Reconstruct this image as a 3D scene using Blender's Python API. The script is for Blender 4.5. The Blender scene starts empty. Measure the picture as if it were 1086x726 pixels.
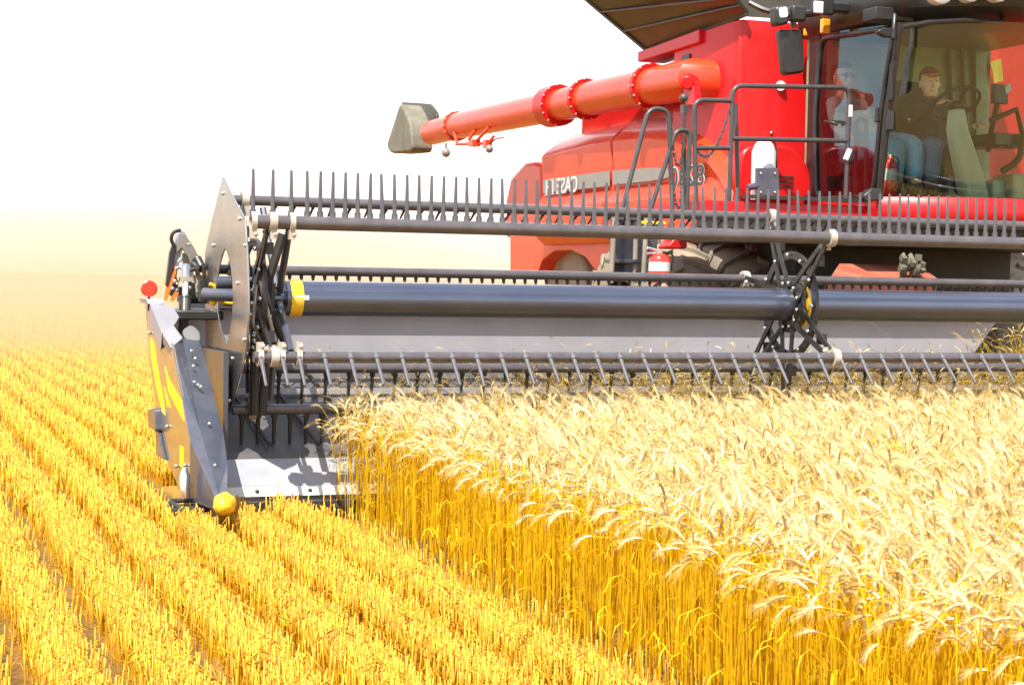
import bpy, bmesh, math, random
import numpy as np
from mathutils import Vector, Matrix, Quaternion

random.seed(7); RNG = np.random.default_rng(11)
scene = bpy.context.scene
COL = scene.collection
rad = math.radians

# ------------------------------------------------------------------ camera
CAM_H, FPX, W0, H0 = 1.45, 1840.0, 1086.0, 726.0
PITCH, ROLL, YAW = rad(2.04), rad(1.0), rad(20.4)
ORG = Vector((-1.417, 10.6, 0.0))          # ground point below the left end of the reel tube
CAMROT = Matrix.Rotation(math.pi/2-PITCH, 3, 'X') @ Matrix.Rotation(ROLL, 3, 'Z')
cd = bpy.data.cameras.new('camera'); cam = bpy.data.objects.new('camera', cd); COL.objects.link(cam)
cam.matrix_world = Matrix.Translation((0, 0, CAM_H)) @ CAMROT.to_4x4()
cd.sensor_fit = 'HORIZONTAL'; cd.sensor_width = 36.0; cd.lens = 36.0*FPX/W0
cd.clip_start = 0.1; cd.clip_end = 9000
cd.dof.use_dof = True; cd.dof.focus_distance = 10.3; cd.dof.aperture_fstop = 13
scene.camera = cam

# ------------------------------------------------------------------ light
SUN_AZ, SUN_EL = rad(202), rad(59)         # clockwise from +Y: behind the camera, to its left
to_sun = Vector((math.sin(SUN_AZ)*math.cos(SUN_EL), math.cos(SUN_AZ)*math.cos(SUN_EL), math.sin(SUN_EL)))
sl = bpy.data.lights.new('sun', 'SUN'); sl.energy = 4.8; sl.angle = rad(0.5); sl.color = (1.0, 0.95, 0.86)
sun = bpy.data.objects.new('sun', sl); COL.objects.link(sun)
sun.rotation_euler = to_sun.to_track_quat('Z', 'Y').to_euler()
world = bpy.data.worlds.new('World'); scene.world = world; world.use_nodes = True
nt = world.node_tree; nt.nodes.clear()
wo = nt.nodes.new('ShaderNodeOutputWorld'); bg = nt.nodes.new('ShaderNodeBackground')
sky = nt.nodes.new('ShaderNodeTexSky'); sky.sky_type = 'NISHITA'; sky.sun_disc = False
sky.sun_elevation = SUN_EL; sky.sun_rotation = SUN_AZ; sky.air_density = 1.2; sky.dust_density = 1.0
# broken white cloud over the blue
tc = nt.nodes.new('ShaderNodeTexCoord'); mp = nt.nodes.new('ShaderNodeMapping'); mp.inputs['Scale'].default_value = (1, 1, 2.2)
nz = nt.nodes.new('ShaderNodeTexNoise'); nz.inputs['Scale'].default_value = 2.1; nz.inputs['Detail'].default_value = 6
cr = nt.nodes.new('ShaderNodeValToRGB'); cr.color_ramp.elements[0].position = .43; cr.color_ramp.elements[1].position = .62
sx = nt.nodes.new('ShaderNodeSeparateXYZ'); nt.links.new(tc.outputs['Generated'], sx.inputs[0])
lo = nt.nodes.new('ShaderNodeMapRange'); lo.inputs[1].default_value = .7; lo.inputs[2].default_value = .93; lo.inputs[3].default_value = 0; lo.inputs[4].default_value = 1      # a bank of bright cloud ahead
nt.links.new(sx.outputs[1], lo.inputs[0]); mxm = nt.nodes.new('ShaderNodeMath'); mxm.operation = 'MAXIMUM'
mx = nt.nodes.new('ShaderNodeMix'); mx.data_type = 'RGBA'; mx.inputs['B'].default_value = (8.5, 8.6, 8.8, 1)
nt.links.new(tc.outputs['Generated'], mp.inputs[0]); nt.links.new(mp.outputs[0], nz.inputs['Vector'])
nt.links.new(nz.outputs['Fac'], cr.inputs[0]); nt.links.new(cr.outputs[0], mxm.inputs[0]); nt.links.new(lo.outputs[0], mxm.inputs[1]); nt.links.new(mxm.outputs[0], mx.inputs['Factor'])
nt.links.new(sky.outputs[0], mx.inputs['A']); nt.links.new(mx.outputs['Result'], bg.inputs['Color'])
bg.inputs['Strength'].default_value = 0.13; nt.links.new(bg.outputs[0], wo.inputs['Surface'])
vs = scene.view_settings; vs.view_transform = 'Standard'; vs.look = 'None'; vs.gamma = 1; vs.use_curve_mapping = False
vs.exposure = 0.95
try:
    scene.cycles.max_bounces = 8; scene.cycles.transparent_max_bounces = 16; scene.cycles.volume_bounces = 1
    scene.cycles.use_denoising = True
except Exception: pass

# ------------------------------------------------------------------ machine frame (u right along the header, v back, z up)
RZ = Matrix.Rotation(YAW, 3, 'Z'); RZI = Matrix.Rotation(-YAW, 3, 'Z')
CL = RZI @ (Vector((0, 0, CAM_H)) - ORG)
def lray(x, y): return RZI @ (CAMROT @ Vector(((x-W0/2)/FPX, -(y-H0/2)/FPX, -1)))
def at_v(x, y, v): d = lray(x, y); return CL + d*((v-CL.y)/d.y)      # measured point on an upright plane across the machine
def at_u(x, y, u): d = lray(x, y); return CL + d*((u-CL.x)/d.x)      # measured point on an upright plane along the machine
def at_z(x, y, z): d = lray(x, y); return CL + d*((z-CL.z)/d.z)
CI = CAMROT.transposed()
def proj(p):
    q = CI @ (RZ @ Vector(p) + ORG - Vector((0, 0, CAM_H))); return W0/2+FPX*q.x/-q.z, H0/2-FPX*q.y/-q.z
def z_at(u, v, y):
    a, b = proj((u, v, 0))[1], proj((u, v, 1))[1]; z = (y-a)/(b-a)
    for _ in range(3):
        e = proj((u, v, z))[1]-y; z -= e/((proj((u, v, z+.01))[1]-proj((u, v, z))[1])/.01)
    return z

# ------------------------------------------------------------------ mesh builder
class MB:
    def __init__(s): s.v = []; s.f = []
    def add(s, vs_, fs):
        n = len(s.v); s.v += [tuple(p) for p in vs_]; s.f += [tuple(i+n for i in f) for f in fs]; return s
    def box(s, c, d, R=None):
        hx, hy, hz = d[0]/2, d[1]/2, d[2]/2
        P = [Vector((x, y, z)) for x in (-hx, hx) for y in (-hy, hy) for z in (-hz, hz)]
        if R is not None: P = [R @ p for p in P]
        P = [p+Vector(c) for p in P]
        return s.add(P, [(0, 1, 3, 2), (4, 6, 7, 5), (0, 4, 5, 1), (2, 3, 7, 6), (0, 2, 6, 4), (1, 5, 7, 3)])
    def prism(s, pts, off):
        P = [Vector(p) for p in pts]; n = len(P); Q = [p+Vector(off) for p in P]
        return s.add(P+Q, [tuple(range(n))[::-1], tuple(range(n, 2*n))]+[(i, (i+1) % n, n+(i+1) % n, n+i) for i in range(n)])
    def tube(s, pts, r, n=10, closed=False, cap=True):
        P = [Vector(p) for p in pts]; m = len(P)
        rs = r if isinstance(r, (list, tuple)) else [r]*m
        T = []
        for i in range(m):
            a = P[(i-1) % m] if (closed or i > 0) else P[i]; b = P[(i+1) % m] if (closed or i < m-1) else P[i]
            T.append((b-a).normalized())
        ref = Vector((0, 0, 1)) if abs(T[0].z) < .9 else Vector((1, 0, 0))
        N = (ref - T[0]*ref.dot(T[0])).normalized(); V = []
        for i in range(m):
            if i: N = (N - T[i]*N.dot(T[i])).normalized()
            B = T[i].cross(N)
            for k in range(n):
                a = 2*math.pi*k/n; V.append(P[i]+(N*math.cos(a)+B*math.sin(a))*rs[i])
        F = []
        for i in range(m if closed else m-1):
            j = (i+1) % m
            for k in range(n): F.append((i*n+k, i*n+(k+1) % n, j*n+(k+1) % n, j*n+k))
        if cap and not closed: F += [tuple(range(n))[::-1], tuple(range((m-1)*n, m*n))]
        return s.add(V, F)
    def loft(s, rings, closed=True, cap=True):
        n = len(rings[0]); V = [p for r in rings for p in r]; F = []
        for i in range(len(rings)-1):
            for k in range(n if closed else n-1): F.append((i*n+k, i*n+(k+1) % n, (i+1)*n+(k+1) % n, (i+1)*n+k))
        if cap and closed: F += [tuple(range(n))[::-1], tuple(range((len(rings)-1)*n, len(rings)*n))]
        return s.add(V, F)
    def sphere(s, c, r, n=12, m=8):
        r = r if isinstance(r, (list, tuple)) else (r, r, r); V = []; F = []
        for j in range(1, m):
            t = math.pi*j/m
            for k in range(n):
                a = 2*math.pi*k/n; V.append((c[0]+r[0]*math.sin(t)*math.cos(a), c[1]+r[1]*math.sin(t)*math.sin(a), c[2]+r[2]*math.cos(t)))
        V += [(c[0], c[1], c[2]+r[2]), (c[0], c[1], c[2]-r[2])]
        for j in range(m-2):
            for k in range(n): F.append((j*n+k, (j+1)*n+k, (j+1)*n+(k+1) % n, j*n+(k+1) % n))
        t = (m-1)*n
        for k in range(n): F.append((t, k, (k+1) % n)); F.append((t+1, (m-2)*n+(k+1) % n, (m-2)*n+k))
        return s.add(V, F)
    def ringplate(s, outer, inner, off):
        n = len(outer); o = Vector(off); A = [Vector(p) for p in outer]; B = [Vector(p) for p in inner]
        V = A+B+[p+o for p in A]+[p+o for p in B]; F = []
        for k in range(n):
            j = (k+1) % n
            F += [(k, n+k, n+j, j), (2*n+k, 2*n+j, 3*n+j, 3*n+k), (k, j, 2*n+j, 2*n+k), (n+k, 3*n+k, 3*n+j, n+j)]
        return s.add(V, F)
def rounded(pts, r, n=4):
    P = [Vector(p) for p in pts]; out = []
    for i, p in enumerate(P):
        a = P[i-1]-p; b = P[(i+1) % len(P)]-p; d = min(r, a.length*.45, b.length*.45)
        A = p+a.normalized()*d; B = p+b.normalized()*d
        for k in range(n+1):
            t = k/n; out.append(A*(1-t)**2+p*2*t*(1-t)+B*t*t)
    return out
def bent(pts, r, n=5):
    P = [Vector(p) for p in pts]; out = [P[0]]
    for i in range(1, len(P)-1):
        p = P[i]; a = P[i-1]-p; b = P[i+1]-p; d = min(r, a.length*.48, b.length*.48)
        A = p+a.normalized()*d; B = p+b.normalized()*d
        for k in range(n+1):
            t = k/n; out.append(A*(1-t)**2+p*2*t*(1-t)+B*t*t)
    return out+[P[-1]]
def circ(c, r, n=24, ax='u', a0=0.0):
    o = []
    for k in range(n):
        a = a0+2*math.pi*k/n; x, y = r*math.cos(a), r*math.sin(a)
        o.append(Vector(c)+(Vector((0, x, y)) if ax == 'u' else Vector((x, 0, y)) if ax == 'v' else Vector((x, y, 0))))
    return o
BASE = {}
def thing(name, base, label, cat, group=None):
    o = bpy.data.objects.new(name, None); COL.objects.link(o); o.empty_display_size = .2
    o.location = ORG + RZ @ Vector(base); o.rotation_euler = (0, 0, YAW); BASE[o] = Vector(base)
    o['label'] = label; o['category'] = cat
    if group: o['group'] = group
    return o
def obj(name, mb, m, parent, smooth=None, bevel=0, loc=None, label=None):
    b = BASE[parent]; me = bpy.data.meshes.new(name); org = Vector(loc) if loc is not None else b
    me.from_pydata([tuple(Vector(p)-org) for p in mb.v], [], mb.f); me.materials.append(m)
    bm = bmesh.new(); bm.from_mesh(me); bmesh.ops.recalc_face_normals(bm, faces=bm.faces); bm.to_mesh(me); bm.free()
    if smooth:
        me.polygons.foreach_set('use_smooth', [True]*len(me.polygons)); me.set_sharp_from_angle(angle=rad(smooth))
    o = bpy.data.objects.new(name, me); COL.objects.link(o); o.parent = parent; o.location = org-b; BASE[o] = org
    if bevel:
        k = o.modifiers.new('edge', 'BEVEL'); k.width = bevel; k.segments = 2; k.limit_method = 'ANGLE'; k.angle_limit = rad(35)
    if label: o['label'] = label
    return o
def text_mb(txt, size, place, offset=0.0, shear=0.0):
    c = bpy.data.curves.new('t', 'FONT'); c.body = txt; c.size = size; c.extrude = .001; c.offset = offset; c.shear = shear
    t = bpy.data.objects.new('t', c); COL.objects.link(t); dg = bpy.context.evaluated_depsgraph_get()
    me = bpy.data.meshes.new_from_object(t.evaluated_get(dg)); mb = MB()
    mb.add([place(v.co) for v in me.vertices], [tuple(p.vertices) for p in me.polygons])
    bpy.data.objects.remove(t); bpy.data.curves.remove(c); bpy.data.meshes.remove(me); return mb

# ------------------------------------------------------------------ materials
def pm(name, col, rough=.5, metal=0.0, var=.12, scale=6.0, bump=0.0, dust=0.0, dustcol=(.55, .42, .22), coat=0.0, spec=.5, emit=None, stretch=(1, 1, 1)):
    m = bpy.data.materials.new(name); m.use_nodes = True; t = m.node_tree; p = t.nodes['Principled BSDF']
    p.inputs['Roughness'].default_value = rough; p.inputs['Metallic'].default_value = metal
    p.inputs['Specular IOR Level'].default_value = spec
    if coat: p.inputs['Coat Weight'].default_value = coat; p.inputs['Coat Roughness'].default_value = .08
    tcn = t.nodes.new('ShaderNodeTexCoord'); mpn = t.nodes.new('ShaderNodeMapping'); mpn.inputs['Scale'].default_value = stretch
    t.links.new(tcn.outputs['Object'], mpn.inputs[0])
    n = t.nodes.new('ShaderNodeTexNoise'); n.inputs['Scale'].default_value = scale; n.inputs['Detail'].default_value = 8; n.inputs['Roughness'].default_value = .62
    t.links.new(mpn.outputs[0], n.inputs['Vector'])
    r = t.nodes.new('ShaderNodeValToRGB'); r.color_ramp.elements[0].position = .3; r.color_ramp.elements[1].position = .7
    lo = [max(0, c*(1-var)) for c in col]; hi = [min(1, c*(1+var)) for c in col]
    r.color_ramp.elements[0].color = (*lo, 1); r.color_ramp.elements[1].color = (*hi, 1)
    t.links.new(n.outputs['Fac'], r.inputs[0]); out = r.outputs[0]
    if dust:
        n2 = t.nodes.new('ShaderNodeTexNoise'); n2.inputs['Scale'].default_value = scale*.7; n2.inputs['Detail'].default_value = 10; n2.inputs['Roughness'].default_value = .7
        t.links.new(mpn.outputs[0], n2.inputs['Vector'])
        mr = t.nodes.new('ShaderNodeMapRange'); mr.inputs[1].default_value = .42; mr.inputs[2].default_value = .75; mr.inputs[3].default_value = dust*.25; mr.inputs[4].default_value = dust
        t.links.new(n2.outputs['Fac'], mr.inputs[0]); x = t.nodes.new('ShaderNodeMix'); x.data_type = 'RGBA'
        t.links.new(mr.outputs[0], x.inputs['Factor']); t.links.new(out, x.inputs['A']); x.inputs['B'].default_value = (*dustcol, 1); out = x.outputs['Result']
        ra = t.nodes.new('ShaderNodeMapRange'); ra.inputs[3].default_value = rough; ra.inputs[4].default_value = min(1, rough+.45)
        t.links.new(mr.outputs[0], ra.inputs[0]); t.links.new(ra.outputs[0], p.inputs['Roughness'])
        if metal:
            rm = t.nodes.new('ShaderNodeMapRange'); rm.inputs[3].default_value = metal; rm.inputs[4].default_value = metal*.3
            t.links.new(mr.outputs[0], rm.inputs[0]); t.links.new(rm.outputs[0], p.inputs['Metallic'])
    t.links.new(out, p.inputs['Base Color'])
    if bump:
        b = t.nodes.new('ShaderNodeBump'); b.inputs['Strength'].default_value = bump; b.inputs['Distance'].default_value = .01
        t.links.new(n.outputs['Fac'], b.inputs['Height']); t.links.new(b.outputs[0], p.inputs['Normal'])
    if emit: p.inputs['Emission Color'].default_value = (*emit[:3], 1); p.inputs['Emission Strength'].default_value = emit[3]
    return m
M = dict(
    pipe=pm('reel pipe', (.07, .06, .066), .34, .15, .2, 9, dust=.14, dustcol=(.4, .34, .3), coat=.5),
    tubeblue=pm('reel tube paint', (.1, .115, .165), .3, .75, .1, 7, dust=.08, dustcol=(.35, .32, .3), coat=.5, stretch=(.3, 1, 1)),
    tine=pm('tine plastic', (.06, .06, .075), .6, 0, .2, 15, dust=.2, dustcol=(.4, .36, .3)),
    steel=pm('galvanised steel', (.4, .39, .37), .24, 1.0, .1, 5, dust=.22, dustcol=(.34, .29, .22), bump=.03),
    greypaint=pm('header grey paint', (.05, .058, .085), .3, .3, .15, 6, dust=.14, dustcol=(.4, .36, .32), coat=.3),
    sidepaint=pm('divider side paint', (.3, .27, .24), .2, .75, .12, 6, dust=.2, coat=.3),
    cover=pm('cover plate paint', (.26, .26, .3), .4, .3, .1, 3, dust=.2),
    sheet=pm('back sheet', (.38, .37, .42), .4, .3, .1, 3, dust=.3, dustcol=(.5, .44, .36)),
    deck=pm('draper belt rubber', (.055, .054, .06), .5, 0, .2, 8, dust=.2, dustcol=(.32, .27, .2)),
    lip=pm('worn bright plate', (.25, .27, .32), .45, .1, .1, 5, dust=.25, dustcol=(.7, .6, .42)),
    black=pm('black paint', (.014, .014, .016), .35, 0, .2, 9, dust=.04),
    blackm=pm('black matt', (.016, .015, .015), .6, 0, .2, 9, dust=.06),
    rail=pm('grey handrail', (.045, .043, .048), .35, 0, .2, 12, dust=.06),
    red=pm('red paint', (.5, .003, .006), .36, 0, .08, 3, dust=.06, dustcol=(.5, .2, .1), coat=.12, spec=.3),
    redlit=pm('red panel', (.63, .034, .004), .34, 0, .1, 3, dust=.14, dustcol=(.6, .27, .12), coat=.3, spec=.35),  # same red paint, shifted to orange: the warm dusty light is in the colour
    yellow=pm('yellow plastic', (.85, .5, .01), .35, 0, .06, 6, dust=.1),
    decal=pm('yellow decal', (.9, .62, .01), .3, 0, .05, 6),
    cream=pm('cream plastic', (.4, .36, .3), .45, 0, .12, 20, dust=.2),
    white=pm('white paint', (.6, .59, .57), .35, 0, .05, 6, dust=.1),
    orange=pm('orange paint', (.85, .2, .03), .35, 0, .06, 6),
    lensred=pm('red reflector', (.8, .03, .01), .2, 0, .05, 6, coat=.8),
    amber=pm('amber lens', (.9, .35, .01), .2, 0, .05, 6, coat=.8),
    silver=pm('chrome', (.75, .74, .72), .12, 1, .05, 6, dust=.12),
    tyre=pm('dusty tyre', (.2, .17, .13), .85, 0, .25, 6, bump=.2, dust=.55, dustcol=(.42, .34, .23)),
    olive=pm('olive tank cover', (.03, .025, .013), .35, .2, .6, 1.6, dust=.25, dustcol=(.2, .14, .06)),
    boot=pm('spout rubber', (.075, .066, .045), .5, 0, .2, 5, dust=.4, dustcol=(.45, .4, .28)),
    stripe=pm('grey stripe', (.22, .205, .19), .35, .2, .06, 6, dust=.1),
    cabin=pm('cab trim', (.22, .26, .15), .7, 0, .25, 5),
    console=pm('console plastic', (.6, .62, .5), .5, 0, .08, 5),
    seatf=pm('seat fabric', (.045, .043, .04), .85, 0, .2, 20),
    rust=pm('dull red steel', (.3, .045, .03), .5, 0, .25, 6, dust=.3),
    skin=pm('skin', (.75, .42, .28), .5, 0, .1, 20), denim=pm('denim', (.2, .45, .75), .85, 0, .2, 30),
    denimd=pm('dark denim', (.07, .15, .3), .85, 0, .2, 30), shirt=pm('dark shirt', (.03, .03, .035), .85, 0, .2, 30),
    shirt2=pm('grey plaid shirt', (.5, .46, .45), .85, 0, .3, 30), hair=pm('brown hair', (.06, .035, .02), .7, 0, .2, 40),
    shoe=pm('brown boot', (.18, .12, .07), .7, 0, .2, 20), cap=pm('dark red cap', (.22, .02, .02), .8, 0, .1, 20),
)
def glass(name, tint, gl):
    m = bpy.data.materials.new(name); m.use_nodes = True; t = m.node_tree; t.nodes.clear()
    o = t.nodes.new('ShaderNodeOutputMaterial'); a = t.nodes.new('ShaderNodeBsdfTransparent'); a.inputs[0].default_value = (*tint, 1)
    g = t.nodes.new('ShaderNodeBsdfGlossy'); g.inputs['Roughness'].default_value = .02; g.inputs[0].default_value = (.95, .97, 1, 1)
    fr = t.nodes.new('ShaderNodeFresnel'); fr.inputs[0].default_value = gl; x = t.nodes.new('ShaderNodeMixShader')
    t.links.new(fr.outputs[0], x.inputs[0]); t.links.new(a.outputs[0], x.inputs[1]); t.links.new(g.outputs[0], x.inputs[2]); t.links.new(x.outputs[0], o.inputs[0]); return m
M['glass'] = glass('windscreen glass', (.82, 1, .86), 1.9); M['doorglass'] = glass('door glass', (.86, .92, .86), 1.8)

def straw_mat(name, ca, cb, rough=.6, trans=.25):
    m = bpy.data.materials.new(name); m.use_nodes = True; t = m.node_tree; p = t.nodes['Principled BSDF']
    at = t.nodes.new('ShaderNodeAttribute'); at.attribute_name = 'tint'
    r = t.nodes.new('ShaderNodeMix'); r.data_type = 'RGBA'; r.inputs['A'].default_value = (*ca, 1); r.inputs['B'].default_value = (*cb, 1)
    t.links.new(at.outputs['Fac'], r.inputs['Factor']); t.links.new(r.outputs['Result'], p.inputs['Base Color'])
    p.inputs['Roughness'].default_value = rough
    tr = t.nodes.new('ShaderNodeBsdfTranslucent'); t.links.new(r.outputs['Result'], tr.inputs[0])
    x = t.nodes.new('ShaderNodeMixShader'); x.inputs[0].default_value = trans
    t.links.new(p.outputs[0], x.inputs[1]); t.links.new(tr.outputs[0], x.inputs[2]); t.links.new(x.outputs[0], t.nodes['Material Output'].inputs[0]); return m
M['straw'] = straw_mat('straw', (.86, .57, .002), (.98, .72, .012), .5, .5)
M['ear'] = straw_mat('wheat ear', (.6, .4, .1), (.92, .8, .5), .5, .3)
M['stub'] = straw_mat('stubble straw', (.45, .205, .001), (.88, .515, .022), .5, .15)

# ------------------------------------------------------------------ ground and dust
def struct(o): o['kind'] = 'structure'
gm = bpy.data.materials.new('field soil'); gm.use_nodes = True
t = gm.node_tree; p = t.nodes['Principled BSDF']; p.inputs['Roughness'].default_value = .95
tcn = t.nodes.new('ShaderNodeTexCoord'); n = t.nodes.new('ShaderNodeTexNoise'); n.inputs['Scale'].default_value = 14; n.inputs['Detail'].default_value = 9; n.inputs['Roughness'].default_value = .75
r = t.nodes.new('ShaderNodeValToRGB'); r.color_ramp.elements[0].position = .35; r.color_ramp.elements[1].position = .68
r.color_ramp.elements[0].color = (.03, .013, .003, 1); r.color_ramp.elements[1].color = (.16, .07, .006, 1)
t.links.new(tcn.outputs['Object'], n.inputs['Vector']); t.links.new(n.outputs['Fac'], r.inputs[0])
# straw rows seen from far: a band along every drill row
wv = t.nodes.new('ShaderNodeSeparateXYZ'); t.links.new(tcn.outputs['Object'], wv.inputs[0])
ml = t.nodes.new('ShaderNodeMath'); ml.operation = 'MULTIPLY'; ml.inputs[1].default_value = 2*math.pi/.33
ad = t.nodes.new('ShaderNodeMath'); ad.operation = 'ADD'; ad.inputs[1].default_value = 1.39*2*math.pi/.33
co = t.nodes.new('ShaderNodeMath'); co.operation = 'COSINE'; t.links.new(wv.outputs[0], ml.inputs[0]); t.links.new(ml.outputs[0], ad.inputs[0]); t.links.new(ad.outputs[0], co.inputs[0])
mr = t.nodes.new('ShaderNodeMapRange'); mr.inputs[1].default_value = -1; mr.inputs[3].default_value = .1; mr.inputs[4].default_value = .7
t.links.new(co.outputs[0], mr.inputs[0]); x = t.nodes.new('ShaderNodeMix'); x.data_type = 'RGBA'; x.inputs['B'].default_value = (.42, .23, .02, 1)
t.links.new(mr.outputs[0], x.inputs['Factor']); t.links.new(r.outputs[0], x.inputs['A']); t.links.new(x.outputs['Result'], p.inputs['Base Color'])
me = bpy.data.meshes.new('ground'); S = 4000
me.from_pydata([(-S, -S, 0), (S, -S, 0), (S, S, 0), (-S, S, 0)], [], [(0, 1, 2, 3)]); me.materials.append(gm)
g = bpy.data.objects.new('ground', me); COL.objects.link(g); g.location = ORG; g.rotation_euler = (0, 0, YAW); struct(g)

def volume(name, c, r, dens, col, label):
    mb = MB(); mb.sphere((0, 0, 0), r, 40, 24); me = bpy.data.meshes.new(name); me.from_pydata(mb.v, [], mb.f)
    m = bpy.data.materials.new(name); m.use_nodes = True; t = m.node_tree; t.nodes.clear(); o = t.nodes.new('ShaderNodeOutputMaterial')
    pv = t.nodes.new('ShaderNodeVolumePrincipled'); pv.inputs['Color'].default_value = (*col, 1); pv.inputs['Density'].default_value = dens; pv.inputs['Anisotropy'].default_value = .0
    t.links.new(pv.outputs[0], o.inputs['Volume']); me.materials.append(m)
    ob = bpy.data.objects.new(name, me); COL.objects.link(ob); ob.location = ORG + RZ @ Vector(c); ob.rotation_euler = (0, 0, YAW); ob['kind'] = 'stuff'
    ob['label'] = label; ob['category'] = 'dust'; return ob
volume('dust_cloud', (-2, 70, -1.2), (90, 52, 7.5), .022, (.75, .6, .47), 'wide pale dust haze lying over the far stubble field')
volume('dust_cloud', (1.2, 15.5, -.6), (9, 10.5, 3.0), .034, (.82, .52, .28), 'warm dust hanging round the rear wheels of the harvester')
volume('dust_cloud', (2.0, 24, -.4), (7.5, 9, 2.3), .05, (.76, .6, .44), 'low tan dust cloud rolling over the stubble behind the header end')

# ------------------------------------------------------------------ the header
hd = thing('grain_header', (3, .6, 0), 'wide grey cutting header with a tined reel at the edge of the standing wheat', 'header')
ZP = 1.318
BATS = dict(A=(-.51, 1.764), B=(.29, 1.92), C=(.66, 1.49), D=(-.595, .986), E=(.5, .862), F=(0, .638))
UEND = 7.4
# main tube
mb = MB(); mb.tube([(.02, 0, ZP), (3.505, 0, ZP)], .11, 36); mb.tube([(3.60, 0, ZP), (UEND, 0, ZP)], .11, 36)
mb.tube([(-.24, 0, ZP), (.02, 0, ZP)], .045, 14)
tube = obj('reel_tube', mb, M['tubeblue'], hd, 40)
mb = MB(); mb.tube([(.045, 0, ZP), (.12, 0, ZP)], .1125, 36); obj('band', mb, M['yellow'], tube, 40)
mb = MB(); mb.prism([at_v(x, y, -.112) for x, y in ((313, 313), (328, 313), (328, 318), (313, 318))], (0, .004, 0)); obj('sticker', mb, M['white'], tube)
mb = MB(); mb.tube([(3.585, 0, ZP), (3.60, 0, ZP)], .16, 30); mb.tube([(3.6, 0, ZP), (3.605, 0, ZP)], .16, 30)
obj('flange', mb, M['yellow'], tube, 40)
# spiders carrying the bats
def spider(u):
    mb = MB(); c = (u-.012, 0, ZP)
    mb.ringplate(circ(c, .365, 36), circ(c, .315, 36), (.024, 0, 0))
    mb.ringplate(circ((u-.016, 0, ZP), .19, 30), circ((u-.016, 0, ZP), .112, 30), (.032, 0, 0))
    for v, z in BATS.values():
        d = Vector((0, v, z-ZP)); L = d.length; d.normalize(); s = Vector((0, -d.z, d.y))
        C = Vector((u, 0, ZP)); o = Vector((.05, 0, 0))
        for k in (-1, 1):
            mb.prism([C+d*.1+s*.05*k-o*.5-o*k*.1, C+d*.1+s*.085*k-o*.5-o*k*.1, C+d*(L-.05)+s*.04*k-o*.5-o*k*.1, C+d*(L-.05)+s*.005*k-o*.5-o*k*.1], o*.28)
        mb.box(C+d*.45+Vector((.02, 0, 0)), (.04, .07, .07))
    sp = obj('reel_spider', mb, M['black'], hd, 35)
    mb = MB()
    for k in range(12):
        a = k*math.pi/6; mb.sphere((u-.03, .34*math.cos(a), ZP+.34*math.sin(a)), .014, 8, 6)
        mb.sphere((u-.034, .152*math.cos(a+.2), ZP+.152*math.sin(a+.2)), .013, 8, 6)
    obj('bolt', mb, M['silver'], sp, 60)['kind'] = 'stuff'
    for v, z in BATS.values():
        cb = MB(); d = Vector((0, v, z-ZP)); d.normalize(); P = Vector((u, v, z))
        cb.ringplate(circ(P-Vector((.022, 0, 0)), .058, 16), circ(P-Vector((.022, 0, 0)), .036, 16), (.044, 0, 0))
        cb.box(P-d*.075, (.05, .045, .06)); cb.sphere(P-d*.085-Vector((.03, 0, 0)), .016, 8, 6)
        obj('bat_clamp', cb, M['cream'], sp, 40)
spider(3.53); spider(-.17)
mb = MB()
for v, z in BATS.values():      # slanting stays of the end spider
    mb.tube([(-.02, v*.1, ZP+(z-ZP)*.1), (-.06, v*.92, ZP+(z-ZP)*.92)], .022, 8)
obj('end_stay', mb, M['greypaint'], hd, 40)
# bats with their tines
def tine_mb(P, d, L, r0=.011, r1=.005, curve=0.0):
    mb = MB(); d = Vector(d).normalized(); P = Vector(P); pts = []
    for i in range(5):
        t = i/4; pts.append(P+d*L*t+Vector((0, curve*t*t, 0)))
    mb.tube(pts, [r0+(r1-r0)*(i/4) for i in range(5)], 6)
    mb.tube([P-d*.012, P+d*.03], r0*1.3, 8); return mb
bats = {}
for k, (v, z) in BATS.items():
    mb = MB(); mb.tube([(-.29, v, z), (UEND, v, z)], {'A': .041, 'D': .033}.get(k, .032), 16); bats[k] = obj('reel_bat', mb, M['pipe'], hd, 40)
def row(bat, us, d, L, off, r0=.011, r1=.005, curve=0.0):
    v, z = BATS[bat]; first = None
    for u in us:
        if first is None:
            first = obj('tine', tine_mb((u, v+off[0], z+off[1]), d, L, r0, r1, curve), M['tine'], bats[bat], 50, loc=(u, v+off[0], z+off[1])); u0 = u; x0 = first.location.x
        else:
            c = first.copy(); COL.objects.link(c); c.parent = bats[bat]; c.location.x = x0+u-u0
            c.rotation_euler = (random.gauss(0, .025), random.gauss(0, .012), 0)
row('A', [-.285, -.17, -.06]+[.035+.0757*i for i in range(66)], (0, .02, 1), .265, (.0, .038), .0145, .008)
row('D', [-.255, -.13, -.03]+[.12+.156*i for i in range(32)], (0, -.72, -.72), .235, (-.024, .012), .0145, .008)
mb = MB()
def merge(a, b): a.add(b.v, b.f)
for i in range(48):
    u = .03+.12*i
    if i % 1 == 0: merge(mb, tine_mb((u, BATS['B'][0], BATS['B'][1]-.02), (0, .85, -.5), .2, .009, .004))
for i in range(76):
    merge(mb, tine_mb((.05+.078*i, BATS['C'][0], BATS['C'][1]-.02), (0, -.1, -1), .24, .01, .005))
for i in range(36):
    merge(mb, tine_mb((-.2+.155*i, BATS['E'][0], BATS['E'][1]-.02), (0, .18, -1), .34, .014, .006))
for i in range(50):
    merge(mb, tine_mb((-.23+.1*i, 0, BATS['F'][1]-.02), (0, .1, -1), .29, .016, .006))
for i in range(44):                       # finger roots seen between the upper bats
    merge(mb, tine_mb((4.0+.0757*i, BATS['B'][0], BATS['B'][1]), (0, .9, -.2), .1, .008, .004))
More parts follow.
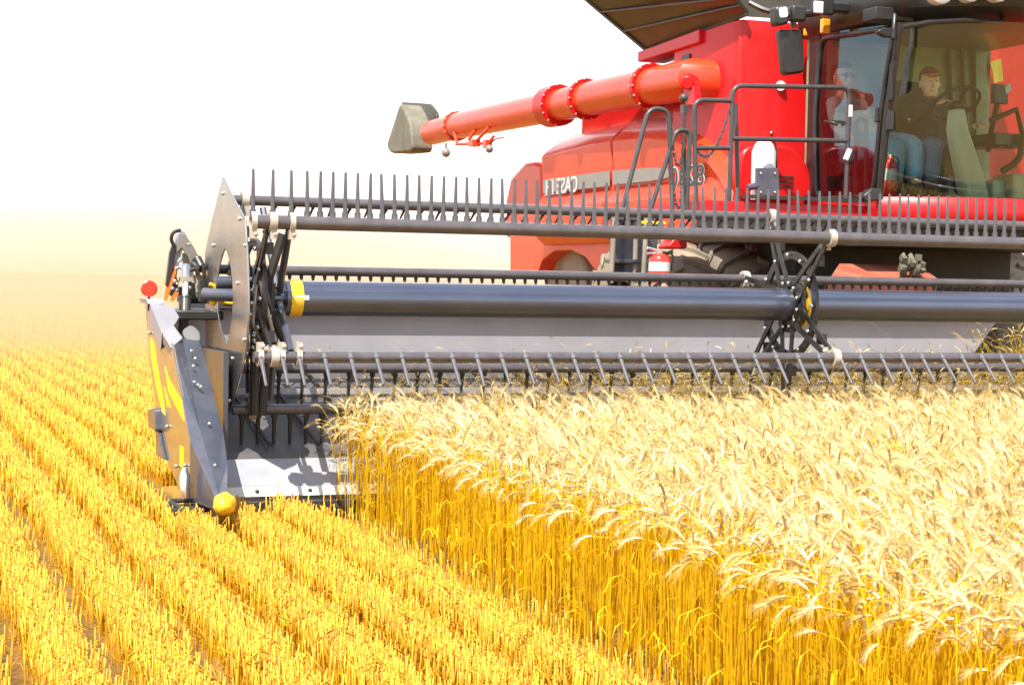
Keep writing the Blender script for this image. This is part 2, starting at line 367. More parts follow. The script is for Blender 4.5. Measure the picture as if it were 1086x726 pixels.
t_ = obj('tine', mb, M['blackm'], hd, 50); t_['kind'] = 'stuff'
# cream tine clips at the left end
for bat in 'AD':
    v, z = BATS[bat]
    for u in (-.285, -.17, -.06) if bat == 'A' else (-.255, -.13, -.03):
        mb = MB(); c = Vector((u-.013, v, z)); r = .041 if bat == 'A' else .034
        mb.ringplate(circ(c, r+.02, 16), circ(c, r+.002, 16), (.03, 0, 0)); mb.box((u, v-.01, z-r-.03 if bat == 'A' else z+r+.025), (.035, .05, .055)); mb.sphere((u+.012, v-.03, z-r-.03 if bat == 'A' else z+r+.03), .016, 8, 6)
        obj('tine_clip', mb, M['cream'], bats[bat], 40)
# shield plate at the reel end, with its long eye-shaped hole
US = -.31
out = [at_u(x, y, US) for x, y in ((238, 187), (249, 210), (262, 233), (264.5, 280), (265.5, 330), (263, 368), (255, 405), (247, 430), (242, 441), (236, 415), (228, 389), (220, 366), (219.5, 320), (219, 268), (226, 235), (232, 211))]
inn = [at_u(x, y, US) for x, y in ((240.5, 263), (243, 269), (246, 280), (248.5, 298), (249, 318), (248, 335), (245.5, 352), (243, 362), (241.5, 367), (239, 360), (235, 345), (232.5, 330), (231.5, 312), (232, 296), (234.5, 280), (238, 268))]
mb = MB(); mb.ringplate(out, inn, (-.012, 0, 0)); rs = obj('reel_end_shield', mb, M['steel'], hd, 30, .004)
mb = MB()
for x, y in ((236, 205), (254, 232), (260, 260), (252, 300), (226, 260), (224, 330), (259, 360), (243, 425), (240, 395), (246, 380)):
    mb.sphere(at_u(x, y, US-.015), .013, 8, 6)
obj('bolt', mb, M['silver'], rs, 60)['kind'] = 'stuff'
# sheet metal behind the reel, deck and cutterbar
mb = MB(); RX = at_v(1055, 345, 1.3).x
mb.prism([(-.4, 1.3, .9), (RX-.22, 1.3, .9), (RX, 1.3, 1.17), (RX, 1.3, 1.24), (-.4, 1.3, 1.24)], (0, .03, 0)); bs = obj('back_sheet', mb, M['sheet'], hd, 30)
mb = MB(); mb.box(((RX-.4)/2, 1.28, 1.255), (RX+.4, .12, .07)); mb.box(((RX-.4)/2, 1.29, .9), (RX+.4, .05, .03)); obj('back_beam', mb, M['greypaint'], hd, 30, .01)
mb = MB(); mb.prism([(-.38, 1.3, .86), (-.38, -.1, .385), (-.38, -.125, .34), (-.38, 1.3, .80)], (UEND+.3, 0, 0)); dk = obj('draper_deck', mb, M['deck'], hd, 30)
mb = MB()
for i in range(24):
    u = -.2+.3*i; mb.prism([(u, 1.28, .868), (u+.02, 1.28, .868), (u+.14, -.08, .42), (u+.12, -.08, .42)], (0, -.004, .012))
obj('draper_slat', mb, M['blackm'], dk)['kind'] = 'stuff'
mb = MB(); zz = z_at(1, .72, 417.5); mb.box((UEND/2-.2, .72, .70), (UEND+.3, .03, .035)); obj('deck_strip', mb, M['sheet'], hd)
a, b = at_v(245, 487, -.13), at_v(245, 516, -.3); c = at_v(245, 527, -.34)
mb = MB(); mb.prism([(-.36, a.y, a.z), (-.36, b.y, b.z), (-.36, b.y+.02, b.z-.02), (-.36, a.y+.02, a.z-.02)], (UEND+.2, 0, 0)); cp = obj('cutterbar_plate', mb, M['lip'], hd, 30)
mb = MB(); mb.prism([(-.37, b.y-.001, b.z-.002), (-.37, c.y, c.z), (-.37, c.y+.03, c.z), (-.37, b.y+.018, b.z-.022)], (UEND+.2, 0, 0)); obj('cutterbar_lip', mb, M['white'], hd, 30)
mb = MB()
for i in range(16): mb.sphere((-.2+.32*i, b.y-.02, b.z-.03), .014, 8, 6)
obj('bolt', mb, M['blackm'], cp, 60)['kind'] = 'stuff'
mb = MB(); mb.box((UEND/2-.2, -.33, .105), (UEND+.2, .12, .03))
for i in range(70): mb.tube([(-.34+.1*i, -.34, .1), (-.34+.1*i, -.47, .085)], [.022, .006], 6)
obj('knife_guard', mb, M['blackm'], hd, 30)
mb = MB(); mb.box((-.37, .55, .62), (.03, 1.5, .75)); mb.box((-.45, 1.25, .8), (.2, .05, .7)); obj('end_sheet', mb, M['greypaint'], hd, 30)
mb = MB(); mb.box((-.42, .85, 1.2), (.3, .9, .06)); mb.box((-.45, 1.2, .75), (.12, .1, .9)); obj('end_frame', mb, M['black'], hd, 30, .01)

# crop divider at the left end
UD = -.68
dv = MB()
def D3(x, y, v): return at_v(x, y, v)
prof = {316: .5, 330: .4, 343: .15, 359: -.02, 368: -.12, 386: -.25, 420: -.5, 455: -.72, 460: -.75, 467: -.78, 491: -.95, 523: -1.12, 540: -1.22}
ky = sorted(prof)
def pv(y, e=0): return float(np.interp(y, ky, [prof[k] for k in ky]))+e
side = [at_u(x, y, UD) for x, y in ((153, 317), (156, 350), (159, 388), (168, 445), (173, 480), (192, 523), (201, 530))]
frontedge = [at_u(x, y, UD) for x, y in ((201.7, 467), (199, 455), (193, 420), (183, 368), (160, 317))]
mb = MB(); mb.prism(side+frontedge, (.015, 0, 0)); div = obj('divider_side', mb, M['sidepaint'], hd, 30, .004)
tipL = at_v(228.7, 529, -1.17); tipR = at_v(241.3, 523, -1.17); nosebot = at_v(226, 540, -1.14)
f467 = at_u(201.7, 467, UD); f530 = at_u(201, 530, UD)
r359 = at_v(193.7, 359, pv(359)+.02); r455 = at_v(212, 455, pv(455)+.0); r524 = at_v(232, 524, -1.16)
q361 = at_v(211, 361, pv(361)+.08); q386 = at_v(219, 386, pv(386)+.08); q430 = at_v(229.5, 430, pv(430)+.08); q455 = at_v(236.4, 455, pv(455)+.06); q491 = at_v(241.3, 491, pv(491)+.03)
e368 = at_u(183, 368, UD); e420 = at_u(193, 420, UD)
mb = MB(); P = [f467, f530, nosebot, tipL, r524, r455, r359, e368, e420, q361, q386, q430, q455, q491, tipR]
mb.add(P, [(0, 1, 2, 3), (0, 3, 4, 5), (0, 5, 6, 7, 8), (5, 4, 14, 13, 12), (6, 5, 12, 11, 10, 9), (3, 2, 14, 4)])
inner = [q361, q386, q430, q455, q491, tipR]; low = [Vector((p.x, p.y+.12, max(.2, p.z-.25))) for p in inner]
for i in range(5): mb.add([inner[i], inner[i+1], low[i+1], low[i]], [(0, 1, 2, 3)])
mb.add([nosebot, f530, low[-1], tipR, low[0], low[2]], [(0, 1, 2, 3)])
nose = obj('divider_nose', mb, M['greypaint'], hd, None, 0)
mb = MB()
for x, y in ((203, 372), (205, 388), (206, 405), (213, 410), (222, 449), (228, 493), (207, 380), (210, 408)):
    p_ = at_v(x, y, pv(y)+.0); mb.sphere(p_, .011, 8, 6)
obj('bolt', mb, M['silver'], nose, 60)['kind'] = 'stuff'
tp = at_v(238, 535, -1.2); mb = MB()
for rr in [0]:
    rings = []
    for t_, r_ in ((-.1, .02), (-.08, .046), (-.03, .066), (.04, .074), (.09, .064), (.1, .02)):
        rings.append([tp+Vector((r_*math.cos(a)*.95+ t_*.2, t_, r_*math.sin(a)*.95-.0)) for a in [2*math.pi*k/6+.4 for k in range(6)]])
    mb.loft(rings)
obj('nose_tip', mb, M['yellow'], hd, 20, .02)
# plates on top of the divider
mb = MB()
mb.prism([at_v(155, 317, .55), at_v(173, 317, .5), at_v(173, 322, .48), at_v(157, 322, .5)], (0, .3, 0))
mb.prism([at_v(159, 322, .48), at_v(173, 321, .5), at_v(184, 326, .45), at_v(190, 336, .35), at_v(185, 344, .2), at_v(172, 354, 0.02)], (.0, .05, -.1))
obj('divider_cover', mb, M['cover'], hd, 30)
mb = MB(); mb.prism([at_v(183, 343, .14), at_v(172.5, 354, .0), at_v(181.5, 368.5, -.13), at_v(194, 358, -.04)], (0.01, .06, -.06)); obj('cap_plate', mb, M['cover'], hd, 30, .004)
mb = MB(); mb.prism(rounded([at_v(193, 350, .1), at_v(203, 344, .15), at_v(212, 352, .1), at_v(212, 362, .05), at_v(196, 360, .05)], .03), (.0, .1, -.04)); obj('cover_bracket', mb, M['steel'], hd, 30)
# yellow swoosh decals on the divider side
mb = MB()
def dec(pts): mb.prism([at_u(x, y, UD-.003) for x, y in pts], (.002, 0, 0))
dec([(158.5, 357), (162.5, 362), (167, 392), (172, 420), (174.5, 440), (171.5, 436), (165, 408), (160, 378)])
dec([(174.5, 388), (178, 400), (186, 414), (192, 424), (194.5, 446), (186, 430), (178, 414)])
dec([(173.5, 410), (176.5, 418), (180.5, 432), (177, 430)])
dec([(190.5, 472), (194.5, 474), (194.5, 496), (190.5, 494)])
obj('swoosh_decal', mb, M['decal'], div)
mb = MB(); [mb.sphere(at_u(x, y, UD-.01), .012, 8, 6) for x, y in ((158, 353), (177, 452), (187, 494), (196, 493))]; obj('bolt', mb, M['silver'], div, 60)['kind'] = 'stuff'
mb = MB(); mb.prism(rounded([at_u(x, y, -.72) for x, y in ((156, 434), (164, 432), (165, 458), (157, 452))], .03), (.05, 0, 0)); mb.prism([at_u(x, y, -.7) for x, y in ((165, 441), (170, 470), (174, 488), (165, 482))], (.02, 0, 0)); obj('side_bracket', mb, M['greypaint'], hd, 30, .005)
mb = MB(); pA = at_u(196, 495, -.72); mb.tube([pA, pA+Vector((0, 0, -.05)), pA+Vector((0, 0, -.17))], [.012, .03, .03], 12); obj('shoe_pin', mb, M['silver'], hd, 50)
mb = MB(); cs = at_v(201, 533, -.9); mb.tube(rounded([cs+Vector((-.1, .12, 0)), cs+Vector((.1, .1, 0)), cs+Vector((.12, -.06, -.03)), cs+Vector((-.04, -.1, -.03))], .05), .014, 8, closed=True); mb.box(cs+Vector((.0, .03, -.03)), (.2, .22, .012)); obj('skid_shoe', mb, M['blackm'], hd, 40)
# round red reflector on a stalk
rc = at_v(158, 306, .62); mb = MB(); mb.tube([rc+Vector((0, 0, -.14)), rc], .008, 8); rf = obj('reflector_stalk', mb, M['blackm'], hd, 40)
mb = MB(); mb.tube([rc+Vector((0, .012, 0)), rc+Vector((0, -.012, 0)), rc+Vector((0, -.018, 0))], [.052, .052, .044], 24); obj('reflector', mb, M['lensred'], hd)
# reel arm, lift cylinder and hoses at the left end
def plate(pts, v, th, m, name, bev=.004):
    mb = MB(); mb.prism([at_v(x, y, v) for x, y in pts], (0, th, 0)); return obj(name, mb, M[m], hd, 30, bev)
arm = plate([(181, 268), (190, 243), (196, 246), (204, 262), (214, 276), (216, 290), (206, 282), (200, 270), (194, 262), (190, 280), (186, 300), (178, 316), (176, 312), (183, 288)], .85, .06, 'cover', 'reel_arm')
plate([(176, 303), (186, 282), (187, 288), (177, 319), (174, 318)], .838, .01, 'orange', 'hazard_strip', 0)
plate([(180, 312), (187, 293), (190, 300), (184, 318)], .834, .01, 'black', 'hazard_strip', 0)
plate([(180, 318), (188, 306), (190, 310), (184, 320)], .83, .01, 'orange', 'hazard_strip', 0)
plate([(195, 279), (199, 282), (200, 298), (197, 296)], .836, .01, 'decal', 'warning_label', 0)
plate([(189, 247), (197, 249), (206, 262), (213, 277), (211, 292), (203, 284), (199, 272), (193, 263), (187, 268)], .82, .03, 'steel', 'arm_bracket')
plate([(180, 268), (184, 256), (187, 262), (184, 285), (178, 304), (176, 302)], .83, .05, 'black', 'arm_bracket')
plate([(200, 298), (206, 300), (208, 318), (201, 318)], .79, .05, 'black', 'arm_bracket')
plate([(204, 290), (215, 292), (215, 318), (208, 318), (207, 302)], .8, .05, 'cream', 'arm_bracket')
plate([(194, 268), (202, 270), (204, 300), (196, 300)], .89, .05, 'lip', 'arm_bracket')
mb = MB(); p0, p1 = at_v(196, 335, .5), at_v(197, 296, .62); p2 = at_v(197, 283, .7); mid = p0.lerp(p1, .45)
mb.tube([p0, mid], .036, 16); mb.tube([mid, mid+(p1-mid)*.1], .04, 16); cy = obj('lift_cylinder', mb, M['black'], hd, 40)
mb = MB(); mb.tube([mid, p1], .02, 12); mb.tube([p1, p2], .032, 12); mb.box(p1, (.08, .06, .03)); obj('piston_rod', mb, M['silver'], cy, 40)
mb = MB()
for pts in ([(186, 262), (181, 255), (183, 246), (191, 244)], [(200, 288), (206, 284), (212, 292), (212, 320)], [(219, 302), (226, 300), (231, 308), (233, 322), (256, 323)], [(216, 282), (217, 300), (214, 322)]):
    mb = MB(); mb.tube(bent([at_v(x, y, .7+.04*random.random()) for x, y in pts], .06), .012, 8); obj('hose', mb, M['blackm'], hd, 50)
mb = MB(); mb.tube(bent([at_v(x, y, .3) for x, y in ((222, 301), (228, 303), (231, 312), (233, 321), (256, 322))], .05), .011, 8); mb.sphere(at_v(226, 316, .3), (.03, .03, .05), 10, 8); obj('hose_fitting', mb, M['yellow'], hd, 50)
mb = MB(); mb.tube([at_v(209, 274, .8), at_v(214, 284, .75)], .03, 12); mb.tube([at_v(205, 280, .8), at_v(213, 286, .75)], .025, 12); mb.box(at_v(205, 312, .9), (.2, .1, .1)); mb.tube([at_v(200, 317, .8), at_v(228, 317, .9)], .03, 10); obj('arm_pivot', mb, M['black'], hd, 40, .004)
mb = MB(); mb.tube([at_v(216, 312, .3), at_v(266, 314, .1)], .04, 14); mb.tube([at_v(228, 300, .3), at_v(246, 300, .3)], .045, 14); obj('end_shaft', mb, M['greypaint'], hd, 40)
mb = MB()
for k in range(26):
    p_ = at_v(random.uniform(183, 216), random.uniform(258, 318), random.uniform(.72, .84)); mb.sphere(p_, random.uniform(.009, .017), 8, 6)
for k in range(22):
    p_ = at_v(random.uniform(268, 296), random.uniform(298, 372), random.uniform(-.2, .0)); mb.sphere(p_, random.uniform(.01, .018), 8, 6)
obj('bolt', mb, M['silver'], hd, 60)['kind'] = 'stuff'
mb = MB(); mb.tube(bent([at_v(x, y, -.2) for x, y in ((272, 300), (270, 322), (268, 345), (276, 356))], .1), .009, 8); mb.tube(bent([at_v(x, y, -.2) for x, y in ((275, 298), (281, 320), (288, 346), (292, 362))], .1), .012, 8); obj('reel_cable', mb, M['cream'], hd, 50)
mb = MB()
for a_, b_ in (((277, 262), (274, 390)), ((288, 300), (278, 440)), ((270, 340), (270, 440)), ((300, 248), (284, 300)), ((282, 318), (302, 362))):
    mb.tube([at_v(*a_, -.12), at_v(*b_, -.1)], .028, 8)
obj('end_stay', mb, M['blackm'], hd, 40)

# ------------------------------------------------------------------ the combine harvester
cm = thing('combine_harvester', (6.2, 4.5, 0), 'big red combine harvester with glass cab and long unloading tube behind the header', 'combine harvester')
UP = 4.65
st = [(574, 143, 167), (600, 134, 160), (625, 128, 154), (648, 122.5, 150), (670, 121, 148), (690, 120.5, 147.5), (715, 122, 150), (735, 129, 160), (750, 138, 172), (762, 150, 188), (770, 166, 206), (775, 185, 222)]
z2 = at_u(648, 199, UP).z
def panel(sts, name):
    rings = []
    for x, yt, yc in sts:
        c = at_u(x, yc, UP); zt = z_at(UP+.42, c.y, yt); zm = min(z2, c.z-.02)
        zt = max(zt, c.z+.03); rings.append([Vector((UP+.55, c.y, zt+.01)), Vector((UP+.38, c.y, zt)), Vector((UP+.12, c.y, c.z+(zt-c.z)*.45)), Vector((UP+.02, c.y, c.z+.03)), c, Vector((UP+.04, c.y, zm)), Vector((UP-.08, c.y, zm-.16)), Vector((UP-.06, c.y, 1.95)), Vector((UP+.05, c.y, 1.85)), Vector((UP+.55, c.y, 1.85))])
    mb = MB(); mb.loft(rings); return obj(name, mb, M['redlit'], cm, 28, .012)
def interp(x):
    xs = [s[0] for s in st]; return (x, float(np.interp(x, xs, [s[1] for s in st])), float(np.interp(x, xs, [s[2] for s in st])))
p1_ = panel([s for s in st if s[0] < 647]+[interp(647)], 'side_panel'); p2_ = panel([interp(649.3)]+[s for s in st if s[0] > 649.5], 'side_panel')
mb = MB(); mb.prism([at_u(x, y, UP-.006) for x, y in ((576, 191), (646.6, 181), (646.6, 197), (576, 205))], (.004, 0, 0)); s1 = obj('grey_stripe', mb, M['stripe'], p1_)
mb = MB(); mb.prism([at_u(x, y, UP-.006) for x, y in ((649.6, 181), (690, 178), (706, 178), (714, 184), (706, 189), (690, 192), (649.6, 196))], (.004, 0, 0)); obj('grey_stripe', mb, M['stripe'], p2_)
tl = at_u(613.5, 203, UP); tl2 = at_u(580, 207, UP); hgt = z_at(UP, tl.y, 186)-tl.z
w_ = (tl2.y-tl.y); tmb = text_mb('CASE IH', 1.0, offset=.012, place= lambda c: (c.x, c.y, c.z)); xm = max(v[0] for v in tmb.v); ym = max(v[1] for v in tmb.v)
tmb.v = [(UP-.011-v[2]*.5, tl.y+v[0]/xm*w_, tl.z+v[1]/ym*hgt) for v in tmb.v]; obj('lettering', tmb, M['white'], p1_)
tl = at_u(748, 195.5, UP); tl2 = at_u(712, 196, UP); hgt = z_at(UP, tl.y, 174)-tl.z; w_ = tl2.y-tl.y
for off, dd, mm in ((.035, .008, 'white'), (.0, .013, 'black')):
    tmb = text_mb('8230', 1.0, lambda c: (c.x, c.y, c.z), offset=off); ref = text_mb('8230', 1.0, lambda c: (c.x, c.y, c.z)); xm = max(v[0] for v in ref.v); ym = max(v[1] for v in ref.v)
    tmb.v = [(UP-dd-v[2]*.5, tl.y+v[0]/xm*w_, tl.z+v[1]/ym*hgt) for v in tmb.v]; obj('model_number', tmb, M[mm], p2_)
# body below and behind the panels
mb = MB(); yb = [at_u(x, 285, UP+.1).y for x in (540, 775)]
prof_ = [(at_u(x, y, UP+.12).y, at_u(x, y, UP+.12).z) for x, y in ((541, 290), (541, 250), (575, 244), (700, 236), (700, 262), (652, 268), (640, 292), (630, 285), (620, 272), (605, 265), (588, 266), (575, 276), (570, 290))]
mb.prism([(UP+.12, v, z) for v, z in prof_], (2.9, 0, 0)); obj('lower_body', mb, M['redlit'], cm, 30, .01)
mb = MB(); wc = at_u(600, 292, UP+.3); mb.tube([(UP+.3, wc.y, wc.z-.2), (UP+.8, wc.y, wc.z-.2)], .6, 30); obj('rear_wheel', mb, M['tyre'], cm, 40, .04)
hp = [at_u(x, y, UP+.2) for x, y in ((535, 252), (536, 212), (541, 188), (556, 172), (566, 171), (574, 174), (574, 250))]
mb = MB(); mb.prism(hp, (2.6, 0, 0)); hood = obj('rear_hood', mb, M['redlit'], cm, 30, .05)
mb = MB(); mb.box((6.3, 5.4, 2.1), (2.5, 4.0, 1.4)); obj('body_core', mb, M['rust'], cm)
# tank: front pillar box, tank body, ledge, covers
c1 = at_v(784, 20, 3.2); c0 = at_v(784, 216, 3.2); s0 = at_u(740, 42, c1.x+.0)
fw = 8.9
mb = MB(); ring = []
for z, zz_ in ((2.05, 0), (c1.z, 0)):
    ring.append([Vector((c1.x, s0.y+.5, z-.03*(z > 3))), Vector((c1.x, 3.30, z)), Vector((c1.x+.03, 3.23, z)), Vector((c1.x+.1, 3.2, z)), Vector((fw, 3.2, z)), Vector((fw, s0.y+.5, z))])
mb.loft(ring); obj('tank_front', mb, M['red'], cm, 30, .012)
mb = MB(); mb.box((6.3, 5.6, 3.2), (2.7, 3.2, .8)); obj('tank_body', mb, M['red'], cm, None, .03)
la, lb = at_u(676, 66, 4.72), at_u(741, 45, 4.72); mb = MB(); mb.prism([la, lb, lb+Vector((0, 0, .12)), la+Vector((0, 0, .1))], (.3, 0, 0)); obj('tank_ledge', mb, M['red'], cm, None, .01)
mb = MB(); mb.prism([at_u(x, y, 4.86) for x, y in ((684, 76), (741, 56), (741, 62), (690, 80))], (.2, 0, 0)); mb.box(at_u(732, 62, 4.8), (.1, .16, .06)); obj('ledge_bracket', mb, M['black'], cm)
# big fold-out tank covers leaning outwards
h1, h2 = at_u(690, 57, 4.8), at_u(792, 15, 4.8); T1, T2 = at_u(614, -7, 4.3), at_u(772, -10, 4.6)
mb = MB(); mb.prism([h1, h2, T2, T1], (.03, 0, .02)); fl = obj('tank_cover', mb, M['olive'], cm, None, .005)
mb = MB()
for t in (.36, .68): mb.tube([h1.lerp(T1, t)+Vector((-.012, 0, 0)), h2.lerp(T2, t)+Vector((-.012, 0, 0))], .012, 6)
mb.tube([h1+Vector((-.01, 0, 0)), T1+Vector((-.01, 0, 0))], .018, 6); mb.tube([h1, h2], .022, 8); obj('cover_rib', mb, M['olive'], fl, 40)
g1, g2 = at_v(786, 17, 3.24), at_v(872, 20, 3.24); mb = MB(); mb.prism([g1, g2+Vector((2.2, 0, 0)), at_v(872, -60, 3.7)+Vector((2.4, 0, 0)), at_v(770, -60, 3.7)], (0, .03, 0)); obj('tank_cover', mb, M['olive'], cm)
# unloading tube folded back along the side
pa = at_u(737, 83, 4.62); UA = [(737, 84), (690, 92.5), (634, 103), (592, 112), (488, 133), (458, 141)]
pts = [at_u(x, y, 4.62) for x, y in UA]
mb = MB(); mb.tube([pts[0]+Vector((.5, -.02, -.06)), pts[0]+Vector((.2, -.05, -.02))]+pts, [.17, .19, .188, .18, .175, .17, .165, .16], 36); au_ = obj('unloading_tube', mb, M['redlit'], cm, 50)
def flange(p, q, r, w, m='red'):
    d = (q-p).normalized(); mb = MB(); mb.tube([p-d*w, p+d*w], r, 30); o = obj('tube_flange', mb, M[m], au_, 40, .004)
    mb = MB(); N = d.cross(Vector((0, 0, 1))).normalized(); B = d.cross(N)
    for k in range(14):
        a = k*2*math.pi/14; mb.sphere(p+(N*math.cos(a)+B*math.sin(a))*(r-.008)-d*(w+.005), .0105, 7, 5)
        mb.sphere(p+(N*math.cos(a)+B*math.sin(a))*(r-.008)+d*(w+.005), .0105, 7, 5)
    obj('bolt', mb, M['cream'], au_, 60)['kind'] = 'stuff'
flange(at_u(691, 92.3, 4.62), pts[2], .225, .03); flange(at_u(622, 105.3, 4.62), pts[3], .215, .03)
flange(at_u(589, 112.5, 4.62), pts[4], .225, .14); flange(at_u(484, 134, 4.62), pts[5], .19, .035, 'redlit')
mb = MB()
for a_, b_ in (((497, 149), (504, 138)), ((503, 152), (519, 135)), ((484, 153), (519, 152)), ((485, 153), (482, 140)), ((518, 152), (524, 144))):
    mb.tube([at_u(*a_, 4.45), at_u(*b_, 4.5)], .02, 8)
mb.box(at_u(503, 152, 4.45), (.1, .16, .08)); mb.box(at_u(517, 153, 4.45), (.08, .1, .1)); obj('tube_bracket', mb, M['redlit'], cm, 40)
mb = MB(); mb.tube(bent([at_u(x, y, 4.5) for x, y in ((520, 152), (526, 147), (534, 146))], .1), .012, 6); mb.sphere(at_u(519, 158, 4.45), .05, 8, 6); mb.sphere(at_u(473, 162, 4.5), .06, 8, 6); mb.tube([at_u(473, 165, 4.5), at_u(473, 152, 4.5)], .02, 8); obj('spout_actuator', mb, M['stripe'], cm, 40)
mb = MB(); mb.prism(rounded([at_u(x, y, 4.4) for x, y in ((723, 76), (733, 82), (737, 112), (726, 112))], .05), (.08, 0, 0)); mb.tube([at_u(729, 88, 4.41), at_u(729, 88, 4.36)], .06, 16); obj('elbow_bracket', mb, M['red'], au_, 30, .01)
# rubber spout: an open flared hood
e0 = at_u(457, 141, 4.62); R0 = .21; rings = []
def ringat(pts2, u0, u1):
    return [at_u(x, y, u) for (x, y), u in pts2]
mb = MB(); mb.prism(rounded([at_u(x, y, 4.42) for x, y in ((424, 108), (434, 128), (437, 161), (414, 163), (409, 155))], .12), (.3, 0, 0)); so = obj('spout', mb, M['boot'], cm, 30, .03)
mb = MB(); mb.prism(rounded([at_u(x, y, 4.86) for x, y in ((425, 108), (455, 110), (463, 121), (462, 140), (440, 150), (430, 135))], .1), (.05, 0, 0)); obj('spout_inside_shade', mb, M['olive'], so, 30, .01)  # dark sheet standing for the hood's inside, its shade put into the colour
mb = MB(); mb.tube([at_u(437, 146, 4.62), at_u(446, 143.5, 4.62)], [.2, .185], 30); obj('spout_clamp', mb, M['boot'], so, 40)

# cab
UC, UCR = 5.3, 7.15
at_, ab_ = at_u(955, 24, UC), at_u(932, 212, UC); rt_, rb_ = at_u(868, 36, UC), at_u(863, 214, UC)
def ws(u, t):     # windscreen surface: t 0 bottom, 1 top
    a = ab_.lerp(at_, t); k = 1-((u-(UC+UCR)/2)/((UCR-UC)/2))**2
    return Vector((u, a.y-.42*k, a.z+(.0)*k))
mb = MB(); N = 16; rings = [[ws(UC+(UCR-UC)*i/N, j/6) for i in range(N+1)] for j in range(7)]
mb.loft(rings, False, False); wsn = obj('windscreen', mb, M['glass'], cm, 60)
mb = MB(); mb.loft([[Vector((UC, ab_.y+.05, ab_.z)), Vector((UC, rb_.y-.03, rb_.z))], [Vector((UC-.02, (ab_.y+at_.y)/2+.05, 2.9)), Vector((UC-.02, rb_.y-.03, 2.9))], [Vector((UC, at_.y+.05, at_.z)), Vector((UC, rt_.y-.03, rt_.z))]], False, False); cdoor = obj('cab_door', mb, M['doorglass'], cm)
mb = MB(); mb.loft([[Vector((UCR, ab_.y+.05, ab_.z)), Vector((UCR, rb_.y, rb_.z))], [Vector((UCR, at_.y+.05, at_.z)), Vector((UCR, rt_.y, rt_.z))]], False, False); obj('side_window', mb, M['doorglass'], cm)
mb = MB()
fr = rounded([Vector((UC-.012, ab_.y+.07, ab_.z+.03)), Vector((UC-.03, (ab_.y+at_.y)/2+.07, 2.9)), Vector((UC-.012, at_.y+.07, at_.z-.03)), Vector((UC-.012, rt_.y-.05, rt_.z-.05)), Vector((UC-.03, rt_.y-.02, 2.9)), Vector((UC-.012, rb_.y-.06, rb_.z+.02))], .12)
mb.tube(fr, .022, 8, closed=True); obj('door_frame', mb, M['black'], cdoor, 50)
mb = MB(); hh = at_u(882, 131, UC-.04); mb.tube(bent([hh+Vector((0, .1, .02)), hh+Vector((-.04, .05, .02)), hh+Vector((-.04, -.08, 0)), hh+Vector((0, -.1, -.02))], .03), .014, 8); obj('door_handle', mb, M['black'], cdoor, 50)
mb = MB(); mb.tube(bent([at_u(x, y, UC+.06) for x, y in ((907, 210), (908, 126), (919, 126), (918, 212))], .08), .018, 8); obj('grab_bar', mb, M['black'], cdoor, 50)
mb = MB(); mb.tube([ab_, ab_.lerp(at_, .5)+Vector((-.02, 0, 0)), at_], .03, 10); obj('cab_pillar', mb, M['black'], cm, 40); mb = MB(); mb.tube([Vector((UCR, p.y, p.z)) for p in (ab_, at_)], .03, 10); obj('cab_pillar', mb, M['black'], cm, 40); mb = MB()
mb.prism([rt_+Vector((-.01, -.03, 0)), rb_+Vector((-.01, -.03, 0)), rb_+Vector((-.01, .13, 0)), rt_+Vector((-.01, .13, 0))], (.08, 0, 0)); obj('cab_pillar', mb, M['black'], cm, 40)
mb = MB()
mb.prism([rb_+Vector((0, -.2, .25)), rb_+Vector((0, -.02, 1.0)), rb_+Vector((0, 0, 1.4)), rb_+Vector((0, 0, 0)), rb_+Vector((0, -.3, .0))], (.05, 0, 0)); obj('door_post', mb, M['blackm'], cm)
# cab floor, rear wall with right-hand window, roof
VR = 2.95
mb = MB(); mb.box(((UC+UCR)/2, 2.36, 2.1), (UCR-UC-.06, 1.16, .08)); mb.box(((UC+UCR)/2, 1.7, 2.1), (UCR-UC-.7, .3, .075)); obj('cab_floor', mb, M['cabin'], cm)
mb = MB(); zt = 3.62; WX = at_v(1049, 120, VR).x
mb.prism([(UC+.03, VR, 2.1), (WX, VR, 2.1), (WX, VR, zt), (UC+.03, VR, zt)], (0, .04, 0)); mb.prism([(WX, VR, 2.1), (UCR, VR, 2.1), (UCR, VR, 2.55), (WX, VR, 2.6)], (0, .04, 0)); mb.prism([(WX, VR, 3.4), (UCR, VR, 3.4), (UCR, VR, zt), (WX, VR, zt)], (0, .04, 0)); obj('cab_rear_wall', mb, M['cabin'], cm)
for x in (1010, 1024, 1036):
    mb = MB(); mb.tube([at_v(x-6, 20, VR-.03), at_v(x+4, 200, VR-.03)], .02, 6); obj('rear_trim', mb, M['blackm'], cm, 40)
mb = MB(); rows_ = []
for dz, gr in ((-.02, -.05), (.03, .1), (.14, .16), (.3, .1), (.36, -.05)):
    r_ = [Vector((UC-.02-gr*.3, rt_.y+.25, zt+dz)), Vector((UC-.02-gr*.3, at_.y-.02, zt+dz))]
    for i in range(1, N): q = ws(UC+(UCR-UC)*i/N, 1); r_.append(Vector((q.x, q.y-gr, zt+dz)))
    r_ += [Vector((UCR+.02+gr*.3, at_.y-.02, zt+dz)), Vector((UCR+.02+gr*.3, rt_.y+.25, zt+dz))]; rows_.append(r_)
mb.loft(rows_); roof = obj('cab_roof', mb, M['black'], cm, 40)
for i, (x, w) in enumerate(((965, 9), (999, 14), (1030, 12), (1060, 12))):
    q = at_v(x, -11, .88); mb = MB(); mb.tube([q+Vector((0, .08, 0)), q, q+Vector((0, -.01, 0))], [w/128, w/128, w/150], 20); lf = obj('roof_light', mb, M['amber' if i == 0 else 'white'], roof, 40)
